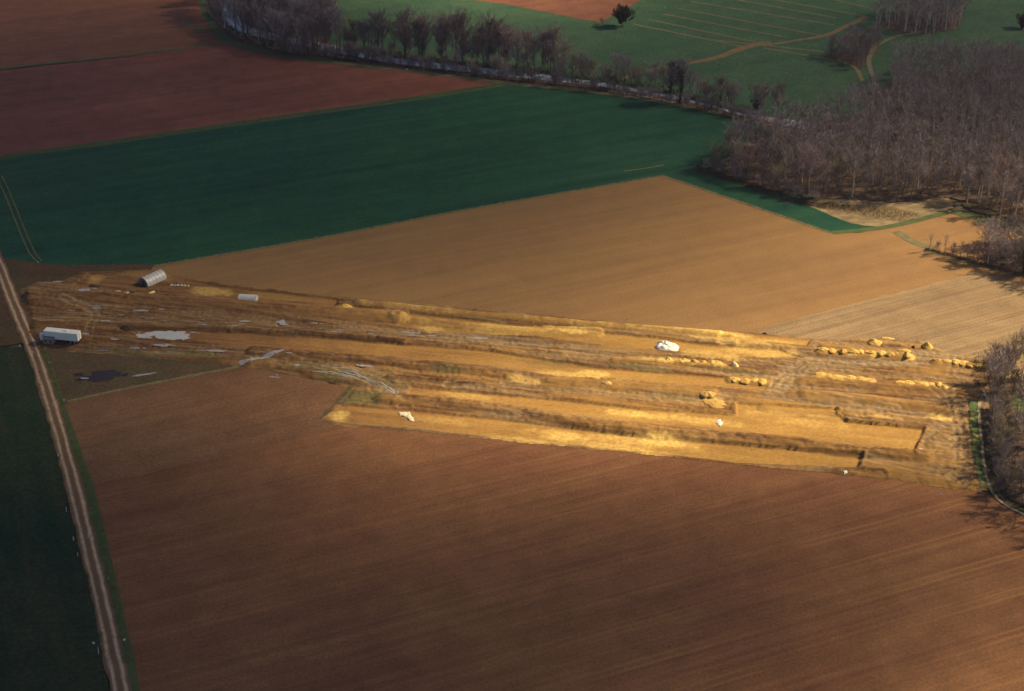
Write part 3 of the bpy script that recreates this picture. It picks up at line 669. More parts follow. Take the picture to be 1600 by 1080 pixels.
# ------------------------------------------------------------------ built things
def box_vf(x0, x1, y0, y1, z0, z1):
    v = [(x0, y0, z0), (x1, y0, z0), (x1, y1, z0), (x0, y1, z0), (x0, y0, z1), (x1, y0, z1), (x1, y1, z1), (x0, y1, z1)]
    return v, [(3, 2, 1, 0), (4, 5, 6, 7), (0, 1, 5, 4), (1, 2, 6, 5), (2, 3, 7, 6), (3, 0, 4, 7)]
def box(name, mat, parent, x0, x1, y0, y1, z0, z1, bevel=0.0):
    v, f = box_vf(x0, x1, y0, y1, z0, z1)
    o = mesh_obj(name, v, f, mat, parent)
    if bevel:
        md = o.modifiers.new('bevel', 'BEVEL'); md.width = bevel; md.segments = 2
    return o
def cyl(name, mat, parent, c, r, h, axis='z', n=16, r2=None):
    vs, fs = [], []; r2 = r if r2 is None else r2
    for k in range(n):
        a = 2 * math.pi * k / n
        for s, rr in ((-0.5, r), (0.5, r2)):
            p = (rr * math.cos(a), rr * math.sin(a), s * h)
            if axis == 'y': p = (p[0], p[2], p[1])
            if axis == 'x': p = (p[2], p[0], p[1])
            vs.append((p[0] + c[0], p[1] + c[1], p[2] + c[2]))
    for k in range(n):
        a, b = 2 * k, 2 * ((k + 1) % n); fs.append((a, b, b + 1, a + 1))
    fs.append([2 * k for k in range(n)][::-1]); fs.append([2 * k + 1 for k in range(n)])
    o = mesh_obj(name, vs, fs, mat, parent)
    bm = bmesh.new(); bm.from_mesh(o.data); bmesh.ops.recalc_face_normals(bm, faces=bm.faces); bm.to_mesh(o.data); bm.free()
    return o

def trailer():
    gx, gy = P(97, 540)
    t = empty('box_trailer', (gx, gy, ground_z(gx, gy)), math.radians(-11))
    tag(t, 'long white box trailer parked beside the dirt road', 'trailer')
    L = 11.2
    box('body', M['white_paint'], t, -L / 2, L / 2, 0, 2.5, 1.05, 3.65, 0.06)
    box('roof', M['white_board'], t, -L / 2 - .03, L / 2 + .03, -.03, 2.53, 3.652, 3.74)
    box('roof_block', M['white_board'], t, 0.6, 1.9, 0.9, 1.7, 3.742, 4.0, 0.05)  # small white raised block on the roof
    for i in range(14):
        x = -L / 2 + 0.4 + i * (L - 0.8) / 13
        box('side_rib', M['white_paint'], t, x - 0.03, x + 0.03, -0.045, -0.002, 1.15, 3.6)
    box('chassis', M['dark'], t, -L / 2 + .3, L / 2 - .2, 0.5, 2.0, 0.72, 1.045)
    for sx in (3.0, 4.3):
        for sy in (0.32, 2.18):
            w = cyl('wheel', M['rubber'], t, (sx, sy, 0.5), 0.5, 0.34, 'y', 20)
            cyl('rim', M['steel'], w, (sx, sy, 0.5), 0.27, 0.36, 'y', 12)
    for sy in (0.5, 2.0):
        box('landing_leg', M['dark'], t, -3.6, -3.42, sy - .09, sy + .09, 0.0, 1.04)
    box('rear_bumper', M['dark'], t, L / 2 - .05, L / 2 + .12, 0.2, 2.3, 0.5, 0.66)
    for k in range(2):
        d = box('rear_door', M['white_paint'], t, L / 2 + .002, L / 2 + .05, 0.06 + k * 1.21, 1.24 + k * 1.2, 1.12, 3.58)
        box('lock_bar', M['steel'], d, L / 2 + .052, L / 2 + .09, 1.05 + k * .35, 1.10 + k * .35, 1.15, 3.5)
trailer()
def cabin():
    gx, gy = P(76, 541.5)
    t = empty('site_cabin', (gx, gy, ground_z(gx, gy)), math.radians(-11))
    tag(t, 'small grey green site cabin in front of the white trailer', 'cabin')
    box('wall', M['grey_panel'], t, -1.6, 1.6, 0, 1.9, 0.28, 2.15, 0.03)
    box('roof', M['grey_roof'], t, -1.7, 1.7, -0.1, 2.0, 2.152, 2.3)
    d = box('door', M['grey_roof'], t, 0.5, 1.25, -0.03, -0.002, 0.32, 1.95)
    box('handle', M['steel'], d, 0.56, 0.62, -0.08, -0.032, 1.05, 1.2)
    w = box('window', M['grey_panel'], t, -1.1, -0.2, -0.03, -0.002, 1.1, 1.75)
    box('pane', M['dark'], w, -1.04, -0.26, -0.045, -0.032, 1.16, 1.69)
    for x in (-1.3, 1.3): box('skid', M['dark'], t, x - .12, x + .12, 0.1, 1.8, 0, 0.278)
cabin()
def toilet():
    gx, gy = P(66, 536)
    t = empty('toilet_cabin', (gx, gy, ground_z(gx, gy)), math.radians(-11))
    tag(t, 'narrow white upright cabin at the road end of the trailer', 'cabin')
    box('wall', M['white_board'], t, -.5, .5, 0, 1.0, 0.08, 2.1, .04); box('roof', M['white_paint'], t, -.55, .55, -.05, 1.05, 2.102, 2.26, .05)
    d = box('door', M['white_paint'], t, -.36, .36, -.035, -.002, .15, 1.98); box('handle', M['dark'], d, .22, .28, -.07, -.037, 1.0, 1.14)
    box('base', M['dark'], t, -.52, .52, -.02, 1.02, 0, .078)
toilet()

def hoop(name, mat, parent, L, W, Hh, z0=0.0, n=14, thick=0.04, ribs=6):
    """hooped film shell along local x, open ends"""
    vs, fs = [], []
    segs = 24
    for s in range(segs + 1):
        x = -L / 2 + L * s / segs
        sag = 1.0 - 0.018 * abs(math.sin(math.pi * s / segs * ribs))
        for off in (0.0, thick):
            for k in range(n + 1):
                a = math.pi * k / n
                vs.append((x, -(W / 2 - off) * sag * math.cos(a), z0 + (Hh - off) * sag * math.sin(a) ** 0.8))
    R = 2 * (n + 1)
    for s in range(segs):
        for k in range(n):
            a = s * R + k; fs.append((a, a + R, a + R + 1, a + 1))
            b = a + n + 1; fs.append((b, b + 1, b + R + 1, b + R))
    for s, fl in ((0, 1), (segs, 0)):
        for k in range(n):
            a = s * R + k; b = a + n + 1; f = (a, a + 1, b + 1, b); fs.append(f if fl else f[::-1])
    return mesh_obj(name, vs, fs, mat, parent, smooth=True)
def end_wall(name, mat, parent, x, W, Hh, n=14, dx=0.05, door=None):
    vs, fs = [], []
    pts = [(-(W / 2) * math.cos(math.pi * k / n), Hh * math.sin(math.pi * k / n) ** 0.8) for k in range(n + 1)]
    for xx in (x, x + dx): vs += [(xx, p[0], p[1]) for p in pts]
    m = n + 1
    fs.append(tuple(range(m))[::-1]); fs.append(tuple(range(m, 2 * m)))
    for k in range(m): a, b = k, (k + 1) % m; fs.append((a, b, b + m, a + m))
    return mesh_obj(name, vs, fs, mat, parent)
def tunnel(px, py, L, W, Hh, ang, label, door=True):
    gx, gy = P(px, py)
    t = empty('tunnel_shelter', (gx, gy, ground_z(gx, gy) - 0.05), ang)
    tag(t, label, 'shelter')
    hoop('cover', M['tunnel_film'], t, L, W, Hh)
    for i in range(7):
        x = -L / 2 + L * i / 6
        hp = [(x, -(W / 2 + .03) * math.cos(math.pi * k / 14), (Hh + .03) * math.sin(math.pi * k / 14) ** 0.8) for k in range(15)]
        vs, fs = [], []
        for p in hp:
            for a, b in ((-.03, 0), (.03, 0), (.03, .05), (-.03, .05)):
                vs.append((p[0] + a, p[1] * (1 + b / W), p[2] + b))
        for k in range(14):
            for q in range(4): fs.append((4 * k + q, 4 * k + (q + 1) % 4, 4 * k + 4 + (q + 1) % 4, 4 * k + 4 + q))
        mesh_obj('hoop', vs, fs, M['steel'], t)
    e = end_wall('end_wall', M['wood'] if door else M['tunnel_film'], t, -L / 2 + 0.15, W - .2, Hh - .12)
    end_wall('end_wall', M['tunnel_film'], t, L / 2 - 0.2, W - .2, Hh - .12)
    if door:
        d = box('door', M['dark'], t, -L / 2 + .09, -L / 2 + .147, -.55, .45, .02, 1.75)
        box('handle', M['steel'], d, -L / 2 + .04, -L / 2 + .088, .28, .36, .9, 1.0)
tunnel(239, 440, 8.2, 4.8, 2.7, math.radians(52), 'rounded grey polythene tunnel shelter with a brown end wall')
tunnel(388, 472, 6.0, 4.6, 2.2, math.radians(-6), 'low pale polythene shelter standing side on in the stripped strip', door=False)

def heap_mesh(rx, ry, h, seed, n=20, rings=7, wrinkle=0.0, lump=0.25, asym=0.0, flat=1.6, rough=0.0):
    vs, fs = [], []; rr = random.Random(seed); ox, oy = rr.uniform(0, 90), rr.uniform(0, 90)
    for r in range(rings + 1):
        t = r / rings                        # 0 top .. 1 foot
        for k in range(n):
            a = 2 * math.pi * k / n
            rad = t * (1 + lump * 1.4 * (float(fbm(ox + 1.3 * math.cos(a), oy + 1.3 * math.sin(a), seed, 2)) - 0.5))
            x, y = rx * rad * math.cos(a), ry * rad * math.sin(a)
            z = h * max(0.0, (1 - t ** flat)) * (1 + lump * (float(fbm(ox + x * 0.9, oy + y * 0.9, seed + 3, 3)) - 0.5) * 2 + asym * math.cos(a) * t)
            z += wrinkle * (float(vnoise(ox + a * 3.2, oy + t * 2.5, seed + 9)) - 0.5) * (1 if 0 < r < rings else 0.2)
            z += rough * h * (float(fbm(ox + x * 2.6, oy + y * 2.6, seed + 5, 2)) - 0.5) * 2
            if r == rings: z = -0.25
            vs.append((x, y, z))
        if r == 0: vs = [(0, 0, h)]
    for k in range(n): fs.append((0, 1 + k, 1 + (k + 1) % n))
    for r in range(1, rings):
        for k in range(n):
            a = 1 + (r - 1) * n + k; b = 1 + (r - 1) * n + (k + 1) % n
            fs.append((a, a + n, b + n, b))
    return vs, fs

# white sheeting
def sheeted_heap():
    gx, gy = P(1040, 543)
    vs, fs = heap_mesh(4.1, 3.1, 1.15, 5, n=44, rings=14, wrinkle=0.38, lump=0.5, asym=-0.25, flat=2.6)
    o = mesh_obj('sheeted_heap', vs, fs, M['white_sheet'], smooth=True)
    o.location = (gx, gy, ground_z(gx, gy)); o.rotation_euler = (0, 0, math.radians(-28))
    tag(o, 'bright white plastic sheet bunched over a heap in the dig', 'tarpaulin')
    for i in range(9):
        a = 2 * math.pi * i / 9
        v, f = heap_mesh(0.22, 0.18, 0.16, 60 + i, n=8, rings=3)
        mesh_obj('weight_stone', [(p[0] + 3.9 * math.cos(a), p[1] + 2.8 * math.sin(a), p[2] + .05) for p in v], f, M['stone'], o)
sheeted_heap()
def flat_sheet(name, poly_px, label, mat, seed):
    g = GP(poly_px); xs = [p[0] for p in g]; ys = [p[1] for p in g]; cx, cy = sum(xs) / len(xs), sum(ys) / len(ys)
    st = 0.3; X, Y = np.meshgrid(np.arange(min(xs) - .6, max(xs) + .6, st), np.arange(min(ys) - .6, max(ys) + .6, st))
    sd = signed_dist(X, Y, g) + 0.5 * (fbm(X * .8, Y * .8, seed) - .5)
    Z = 0.10 + 0.30 * (fbm(X * 1.1, Y * 1.1, seed + 2, 3)) * sstep(0, 0.7, sd) + 0.12 * np.abs(np.sin(X * 1.7 + 2 * fbm(X, Y, seed))) * sstep(0, .5, sd)
    base = np.vectorize(ground_z)(X, Y)
    keep = (sd[:-1, :-1] > 0) & (sd[1:, 1:] > 0) & (sd[:-1, 1:] > 0) & (sd[1:, :-1] > 0)
    idx = np.arange(X.size).reshape(X.shape)
    q = np.stack([idx[:-1, :-1][keep], idx[:-1, 1:][keep], idx[1:, 1:][keep], idx[1:, :-1][keep]], 1)
    used = np.unique(q); rm = np.full(X.size, -1); rm[used] = np.arange(len(used))
    z0 = ground_z(cx, cy)
    V = np.stack([X.ravel()[used] - cx, Y.ravel()[used] - cy, (Z + base - z0).ravel()[used]], 1)
    o = link_mesh(name, np_mesh(name, V, rm[q], M[mat], False)); o.location = (cx, cy, z0)
    md = o.modifiers.new('thick', 'SOLIDIFY'); md.thickness = 0.03; md.offset = -1
    return tag(o, label, 'tarpaulin')
flat_sheet('plastic_sheet', [(623, 645), (641, 645), (645, 653), (650, 661), (640, 660), (633, 653), (624, 651)], 'cream plastic sheet lying flat in the lowest trench', 'cream_sheet', 3)
flat_sheet('plastic_sheet', [(1119, 658), (1126, 656), (1128, 661), (1131, 664), (1125, 668), (1119, 663)], 'small crumpled white sheet on the tan strip', 'white_sheet', 4)
flat_sheet('plastic_sheet', [(1316, 738), (1323, 738), (1326, 741), (1319, 742)], 'small white sheet at the foreground field edge', 'white_sheet', 6)
flat_sheet('plastic_sheet', [(1433, 706), (1441, 705), (1443, 708), (1435, 709)], 'small white sheet near the end of the long bank', 'white_sheet', 8)

# spoil heaps in rows
def heap(px, py, rx, ry, h, label, group=None, mat='sandy', seed=0, name='spoil_heap', ang=None):
    gx, gy = P(px, py)
    vs, fs = heap_mesh(rx, ry, h, 100 + seed, n=26, rings=10, lump=0.55, flat=1.2, rough=0.13)
    o = mesh_obj(name, vs, fs, M[mat], smooth=True)
    o.location = (gx, gy, ground_z(gx, gy) - 0.02); o.rotation_euler = (0, 0, ANG_DIG if ang is None else ang)
    return tag(o, label, 'spoil heap', group)
ROWS = [((1287, 553), (1418, 561), 10, 1.75, 1.25, 'upper row', 'upper row of sandy spoil heaps'),
        ((1279, 593), (1357, 598), 7, 1.5, 1.05, 'middle row right of the track', 'middle row of sandy spoil heaps'),
        ((1408, 605), (1468, 609), 6, 1.5, 1.05, 'lower right row', 'lower right row of sandy spoil heaps'),
        ((1466, 569), (1540, 579), 7, 1.5, 0.85, 'row by the trees', 'row of spoil heaps by the trees'),
        ((1046, 569), (1122, 574), 7, 1.5, 1.2, 'row right of the sheeted heap', 'row of heaps near the sheeted heap'),
        ((1146, 596), (1192, 600), 4, 1.7, 1.1, 'short row left of the track', 'short row of heaps left of the track')]
sd_ = 0
for a, b, n, r, h, where, grp in ROWS:
    for i in range(n):
        t = i / (n - 1); sd_ += 1
        heap(a[0] + (b[0] - a[0]) * t + random.uniform(-3, 3), a[1] + (b[1] - a[1]) * t + random.uniform(-1.2, 1.2), r * random.uniform(.75, 1.45), r * random.uniform(.6, 1.0), h * random.uniform(.3, .75),
             'spoil heap, %s from left in the %s' % (ORD[i], where), grp, seed=sd_, mat='sandy' if random.random() < .7 else 'sandy_dark')
heap(1146, 575.5, 1.5, 1.3, 1.5, 'pale near white rounded heap at the end of its row', None, 'sandy_pale', 301)
heap(1365, 539, 2.6, 1.8, 1.2, 'yellow spoil heap alone above the upper row', None, 'sandy', 302)
heap(1387, 530, 2.2, 1.2, 0.5, 'low flat spoil heap at the stubble edge', None, 'sandy', 303)
heap(1448, 545, 2.0, 1.7, 1.6, 'pointed yellow spoil heap at the stubble corner', None, 'sandy', 304)
heap(1412, 552, 2.0, 1.0, 0.6, 'small low heap just above the right end of the upper row', None, 'sandy', 305)
heap(1106, 621, 2.4, 1.9, 0.8, 'sandy heap at the far end of the middle rough ground', None, 'sandy_dark', 306)
heap(1119, 634, 3.8, 2.6, 0.7, 'largest rounded sandy heap in the middle of the dig', None, 'sandy_dark', 307)
heap(948, 606, 1.7, 1.1, 0.5, 'lone small sandy heap on the rough middle ground', None, 'sandy', 308)
heap(538, 483, 2.2, 1.4, 0.9, 'bright sandy heap at the end of the upper stripped strip', None, 'sandy', 309)
heap(185, 458, 1.1, 0.8, 0.5, 'small yellow heap left of the planks', None, 'sandy', 310)
heap(198, 464, 1.3, 0.9, 0.6, 'small yellow heap below the planks', None, 'sandy', 311)
heap(236, 459, 0.9, 1.9, 0.5, 'curved pale heap right of the planks', None, 'sandy_pale', 312, ang=math.radians(-30))
heap(147, 449, 2.2, 1.5, 0.8, 'dark rounded earth heap at the left tip of the dig', None, 'clod', 313)
heap(200, 517, 3.2, 2.4, 1.1, 'dark earth heap at the left of the largest puddle', None, 'clod', 314)
for i in range(6):
    heap(268 + i * 5.2, 446.5 + i * .25, .55, .45, .5, 'white sandbag, %s from the left in the line right of the tunnel' % ORD[i], 'line of white sandbags', 'white_sheet' if i < 5 else 'sandy_pale', 330 + i, name='sandbag')
def planks():
    gx, gy = P(205, 460); t = empty('plank_stack', (gx, gy, ground_z(gx, gy) + .02), math.radians(-12)); tag(t, 'stack of grey weathered planks below the tunnel shelter', 'planks')
    k = 0
    for lay in range(3):
        for j in range(4):
            dx = random.uniform(-.25, .25)
            box('plank', M['wood'] if (k % 3) else M['dark'], t, -1.7 + dx, 1.7 + dx, j * .32, j * .32 + .28, lay * .14 + .002, lay * .14 + .13); k += 1
planks()
heap(1195, 522, 0.8, 0.6, 0.7, 'small dark lump at the upper rim of the dig', None, 'clod', 340, name='dark_lump')  # small dark lumps, added for dark specks of unknown cause
heap(1427, 547, 0.6, 0.8, 1.0, 'dark lump left of the pointed yellow heap', None, 'clod', 341, name='dark_lump')
heap(1419, 551, 0.5, 0.5, 0.6, 'smaller dark lump left of the pointed yellow heap', None, 'clod', 342, name='dark_lump')

# marker posts
def marker(px, py, label, head='white_board', hgt=0.9, s=0.3):
    gx, gy = P(px, py); t = empty('marker_post', (gx, gy, ground_z(gx, gy) - 0.02), random.uniform(-.4, .4)); tag(t, label, 'marker post')
    box('stake', M['wood'], t, -.04, .04, -.04, .04, 0, hgt)
    box('plate', M[head], t, -s, s, -.10, -.042, hgt - s * 1.2, hgt + s * .8, .02)
for x, y, lb, hd in [(32, 544, 'white marker post left of the dirt road by the trailer', 'white_board'), (62, 545, 'orange marker post between the road and the grey cabin', 'orange'),
                     (78, 570, 'yellow marker post below the trailer', 'yellow'), (101, 629, 'white marker post at the corner of the small brown field', 'white_board'),
                     (60, 413, 'white marker post at the left corner of the green field', 'white_board'), (433, 590, 'pale marker post at the edge of the small brown field', 'white_board'),
                     (629, 673, 'cream marker post below the flat cream sheet', 'cream_sheet'), (1531, 771, 'white marker post at the foot of the green verge', 'white_board'),
                     (1470, 776, 'white marker post in the foreground field near the right wood', 'white_board'), (1340, 569, 'white marker post on the sandy track', 'white_board'),
                     (979, 503, 'white marker post at the upper rim of the dig', 'white_board'), (1214, 523, 'white marker post right of the dark lump', 'white_board'),
                     (195, 1004, 'white marker post right of the road in the foreground', 'white_board'), (147, 1009, 'white marker post left of the road in the foreground', 'white_board'),
                     (1454, 339, 'white marker post on the verge of the tan field', 'white_board'), (1483, 334, 'white marker post at the corner of the tan field', 'white_board'),
                     (1039, 15, 'white marker post in the far meadow', 'white_board'), (636, 111, 'small white marker post by the river bank', 'white_board')]:
    marker(x, y, lb, hd, s=0.34 if hd in ('yellow', 'orange') else 0.27)

# ------------------------------------------------------------------ trees: bare winter crowns
def tube(V, Fc, path, radii, sides):
    base = len(V); n = len(path)
    for i, p in enumerate(path):
        a = path[max(0, i - 1)]; b = path[min(n - 1, i + 1)]
        d = (b - a).normalized(); u = d.orthogonal().normalized(); w = d.cross(u)
        for k in range(sides):
            t = 2 * math.pi * k / sides
            V.append(p + (u * math.cos(t) + w * math.sin(t)) * radii[i])
    for i in range(n - 1):
        for k in range(sides):
            a = base + i * sides + k; b = base + i * sides + (k + 1) % sides
            Fc.append((a, b, b + sides, a + sides))

def make_tree(seed, H, R, limbs, subs, twigs, lean=0.0, base_t=0.25, up=0.9, twig_len=1.35, twig_w=0.08, trunk_r=0.017, multi=1):
    """returns (trunk V, F), (crown V, F), branch end points; crown widest about two thirds up"""
    r = random.Random(seed); TV, TF, CV, CF, ends = [], [], [], [], []
    for stem in range(multi):
        sa = r.uniform(0, 6.28); spread = 0.0 if multi == 1 else R * 0.45
        top = Vector((lean + spread * math.cos(sa) + r.uniform(-.5, .5), spread * math.sin(sa) + r.uniform(-.5, .5), H * r.uniform(.86, .93)))
        tp = []
        for i in range(7):
            t = i / 6
            tp.append(Vector((top.x * t + (0.25 * math.sin(3 * t + seed) if i else 0), top.y * t + (0.25 * math.cos(4 * t + seed) if i else 0), top.z * t)))
        tr = [H * trunk_r * (1 - 0.86 * i / 6) * (1.25 if i == 0 else 1) / (multi ** 0.4) for i in range(7)]
        tube(TV, TF, tp, tr, 7)
        nl = max(4, limbs // multi)
        for li in range(nl):
            t = base_t + (0.97 - base_t) * (li + r.random() * .8) / nl
            f = t * 6; i0 = min(5, int(f)); s = tp[i0].lerp(tp[i0 + 1], f - i0)
            az = li * 2.399 + r.uniform(-.5, .5)
            prof = math.sin(math.pi * min(1, max(0.12, (t - base_t) / (1.0 - base_t) * 0.80 + 0.22))) ** 0.7
            ln = R * prof * r.uniform(.75, 1.2) + 0.4
            el = up * r.uniform(.7, 1.25)
            d = Vector((math.cos(az) * math.cos(el), math.sin(az) * math.cos(el), math.sin(el)))
            path = [s]
            for k in range(3):
                d = (d + Vector((r.uniform(-.22, .22), r.uniform(-.22, .22), r.uniform(-.02, .28)))).normalized()
                path.append(path[-1] + d * ln / 3)
            r0 = max(0.035, tr[i0] * 0.5)
            tube(TV, TF, path, [r0, r0 * .7, r0 * .42, 0.02], 5)
            for si in range(subs):
                u = 0.25 + 0.75 * (si + r.random()) / subs
                f2 = u * 3; j0 = min(2, int(f2)); q = path[j0].lerp(path[j0 + 1], f2 - j0)
                dd = (d * .7 + Vector((r.uniform(-1, 1), r.uniform(-1, 1), r.uniform(-.15, 1.1)))).normalized()
                sl = ln * r.uniform(.28, .55)
                m = q + dd * sl * .5 + Vector((0, 0, .06 * sl)); e = q + dd * sl + Vector((0, 0, .16 * sl))
                tube(CV, CF, [q, m, e], [.035, .024, .012], 3)
                for w in range(twigs):
                    h = r.uniform(.1, 1.0); b = q.lerp(m, h * 2) if h < .5 else m.lerp(e, h * 2 - 1)
                    td = (dd * .6 + Vector((r.gauss(0, .65), r.gauss(0, .65), r.gauss(.35, .5)))).normalized()
                    tl = twig_len * r.uniform(.5, 1.2)
                    sd = td.cross(Vector((r.gauss(0, 1), r.gauss(0, 1), r.gauss(0, 1)))).normalized() * twig_w
                    k = len(CV); CV += [b - sd * .5, b + sd * .5, b + td * tl + Vector((0, 0, .1))]
                    CF.append((k, k + 1, k + 2))
                ends.append(e)
    return (TV, TF), (CV, CF), ends

def mesh_from(name, V, Fc, mat):
    me = bpy.data.meshes.new(name); me.from_pydata([tuple(v) for v in V], [], Fc); me.materials.append(mat); me.update(); return me

KINDS = {}
def kind(key, n, spec, bark, twig):
    KINDS[key] = []
    for i in range(n):
        sp = dict(spec); hh = sp.pop('H') * (1 + .08 * (i - n / 2)); 
        t, c, ends = make_tree(hash_str(key) + i * 17, hh, **sp)
        KINDS[key].append((mesh_from(key + '_trunk', *t, M[bark]), mesh_from(key + '_crown', *c, M[twig]), ends, hh))
def hash_str(s): return sum(ord(ch) * (i + 1) for i, ch in enumerate(s))
kind('broad', 5, dict(H=15, R=6.8, limbs=17, subs=7, twigs=19, up=.8), 'bark', 'twig')
kind('tall', 4, dict(H=18, R=5.4, limbs=18, subs=6, twigs=18, up=.95, base_t=.25), 'bark', 'twig')
kind('pale', 3, dict(H=18, R=5.0, limbs=15, subs=6, twigs=15, up=.95, base_t=.40, trunk_r=.017), 'bark_pale', 'twig')
kind('red', 3, dict(H=15, R=6.6, limbs=18, subs=7, twigs=20, up=.95, base_t=.18), 'bark', 'twig_red')
kind('olive', 3, dict(H=13, R=6.4, limbs=17, subs=7, twigs=20, base_t=.15), 'bark', 'twig_olive')
kind('bushy', 4, dict(H=4.6, R=3.2, limbs=20, subs=5, twigs=12, base_t=.05, multi=4, twig_len=1.0, twig_w=.06, trunk_r=.02, up=.75), 'bark', 'twig')
kind('sparse', 3, dict(H=18, R=4.4, limbs=13, subs=5, twigs=7, base_t=.35, up=1.0), 'bark', 'twig_red')

kind('dense', 1, dict(H=10.5, R=5.6, limbs=30, subs=9, twigs=40, base_t=.03, twig_w=.11, up=.38), 'bark', 'twig_dark')
tree_count = 0
def plant(k, x, y, scale=1.0, label='', group=None, name='bare_tree', cat='tree', z=0.0, variant=None, sq=None):
    global tree_count
    tm, cm, ends, hh = KINDS[k][(variant if variant is not None else random.randrange(99)) % len(KINDS[k])]
    o = empty(name, (x, y, z), random.uniform(0, 6.28)); s = scale * random.uniform(.9, 1.1)
    o.scale = (s * (sq or 1), s * (sq or 1), s)
    link_mesh('trunk', tm, o); link_mesh('crown', cm, o)
    tag(o, label, cat, group); tree_count += 1
    return o, ends

def scatter(poly_px, spacing, seed, tries=9000, avoid=()):
    g = GP(poly_px); r = random.Random(seed)
    x0, x1 = min(p[0] for p in g), max(p[0] for p in g); y0, y1 = min(p[1] for p in g), max(p[1] for p in g)
    pts = []; cell = {}
    XX = np.array([r.uniform(x0, x1) for _ in range(tries)]); YY = np.array([r.uniform(y0, y1) for _ in range(tries)])
    ok = in_poly(XX, YY, g)
    for ln, dd in avoid: ok &= seg_dist(XX, YY, [tuple(p) for p in smooth_line(GP(ln), 8)]) > dd
    for x, y in zip(XX[ok], YY[ok]):
        c = (int(x // spacing), int(y // spacing))
        if any((x - a) ** 2 + (y - b) ** 2 < spacing ** 2 for i in (-1, 0, 1) for j in (-1, 0, 1) for a, b in cell.get((c[0] + i, c[1] + j), ())): continue
        cell.setdefault(c, []).append((x, y)); pts.append((float(x), float(y)))
    return pts

PATH_W = [(1400, 190), (1385, 165), (1372, 140), (1361, 112), (1358, 90), (1372, 70), (1405, 56), (1440, 50)]
def seen(x, y, h=12):
    """does any of a tree at x, y fall inside the picture"""
    for z in (0, h):
        dz = CAM_H - z; f = y * math.cos(PITCH) + dz * math.sin(PITCH); v = (-y * math.sin(PITCH) + dz * math.cos(PITCH)) / f; u = x / f
        if abs(u) * F_PX < 800 and abs(v) * F_PX < 540: return True
    return False
wood_pts = []     # (x, y, kind, region)
for x, y in scatter(W1, 5.2, 1, 16000, [(PATH_W, 5.0), ([(1100, 175), (1200, 189), (1340, 215)], 6.0)]):
    d = fbm(np.array([x * .02]), np.array([y * .02]), 77, 2)[0]
    k = random.choice(['broad', 'olive', 'pale' if x > 90 else 'tall', 'red' if d > .5 else 'broad', 'pale' if x > 105 else 'tall'])
    wood_pts.append((x, y, k, 'wood'))
for x, y in scatter(W2, 4.6, 2): wood_pts.append((x, y, 'broad', 'copse'))
for x, y in scatter(W3, 5.0, 3): wood_pts.append((x, y, random.choice(['broad', 'tall']), 'far copse'))
for x, y in scatter(W4, 5.4, 4, avoid=[(RIVER[:4], 7.0), (RIVER[4:6], 2.5)]): wood_pts.append((x, y, random.choice(['broad', 'tall', 'tall']), 'river wood'))
for x, y in scatter(W5, 4.2, 5): wood_pts.append((x, y, random.choice(['broad', 'olive', 'pale']), 'hedge wood'))
for x, y in scatter(W6, 5.2, 6, avoid=[([(1570, 640), (1600, 632), (1650, 628)], 4.5)]): wood_pts.append((x, y, random.choice(['olive', 'olive', 'broad', 'pale']), 'edge wood'))
WLAB = {('wood', 'front'): ('bare winter tree along the front edge of the large wood', 'front edge trees of the large wood'),
        ('wood', 'in'): ('bare winter tree inside the large wood on the right', 'trees inside the large wood'),
        ('wood', 'pale'): ('bare tree with a pale trunk inside the large wood', 'pale trunked trees in the large wood'),
        ('copse', ''): ('bare tree of the small copse left of the woodland track', 'trees of the small copse'),
        ('far copse', ''): ('bare tree of the dark copse at the top right', 'trees of the far copse'),
        ('river wood', ''): ('bare tree of the dense riverside wood at the top left', 'trees of the riverside wood'),
        ('hedge wood', ''): ('bare tree in the clump at the end of the right hand hedge', 'trees of the hedge clump'),
        ('edge wood', ''): ('bare olive tinted tree in the wood at the right edge', 'trees of the wood at the right edge')}
front = GP([(1090, 262), (1200, 300), (1262, 318), (1400, 330), (1480, 318), (1530, 322), (1600, 345)])
fd = seg_dist(np.array([p[0] for p in wood_pts]), np.array([p[1] for p in wood_pts]), front)
ranked = []
for i, (x, y, k, rg) in enumerate(wood_pts):
    vis = seen(x, y)
    pr = {'wood': fd[i], 'copse': 10 if y < 730 else 60, 'far copse': 30, 'river wood': 22, 'hedge wood': 5, 'edge wood': 4}[rg]
    ranked.append((0 if vis else 1, pr, i))
ranked.sort()
N_IND = 205
chosen = {i for v, _, i in ranked[:N_IND] if v == 0}
rest = []
for i, (x, y, k, rg) in enumerate(wood_pts):
    if i in chosen:
        key = (rg, '') if rg != 'wood' else (rg, 'pale' if k == 'pale' else ('front' if fd[i] < 9 else 'in'))
        lb, gp = WLAB[key]
        sc = {'wood': .95, 'copse': .62, 'far copse': .9, 'river wood': 1.2, 'hedge wood': .72, 'edge wood': .62}[rg]
        if rg == 'wood' and fd[i] < 6: sc *= .8
        plant(k, x, y, sc, lb, gp)
    else: rest.append((x, y, k, rg))

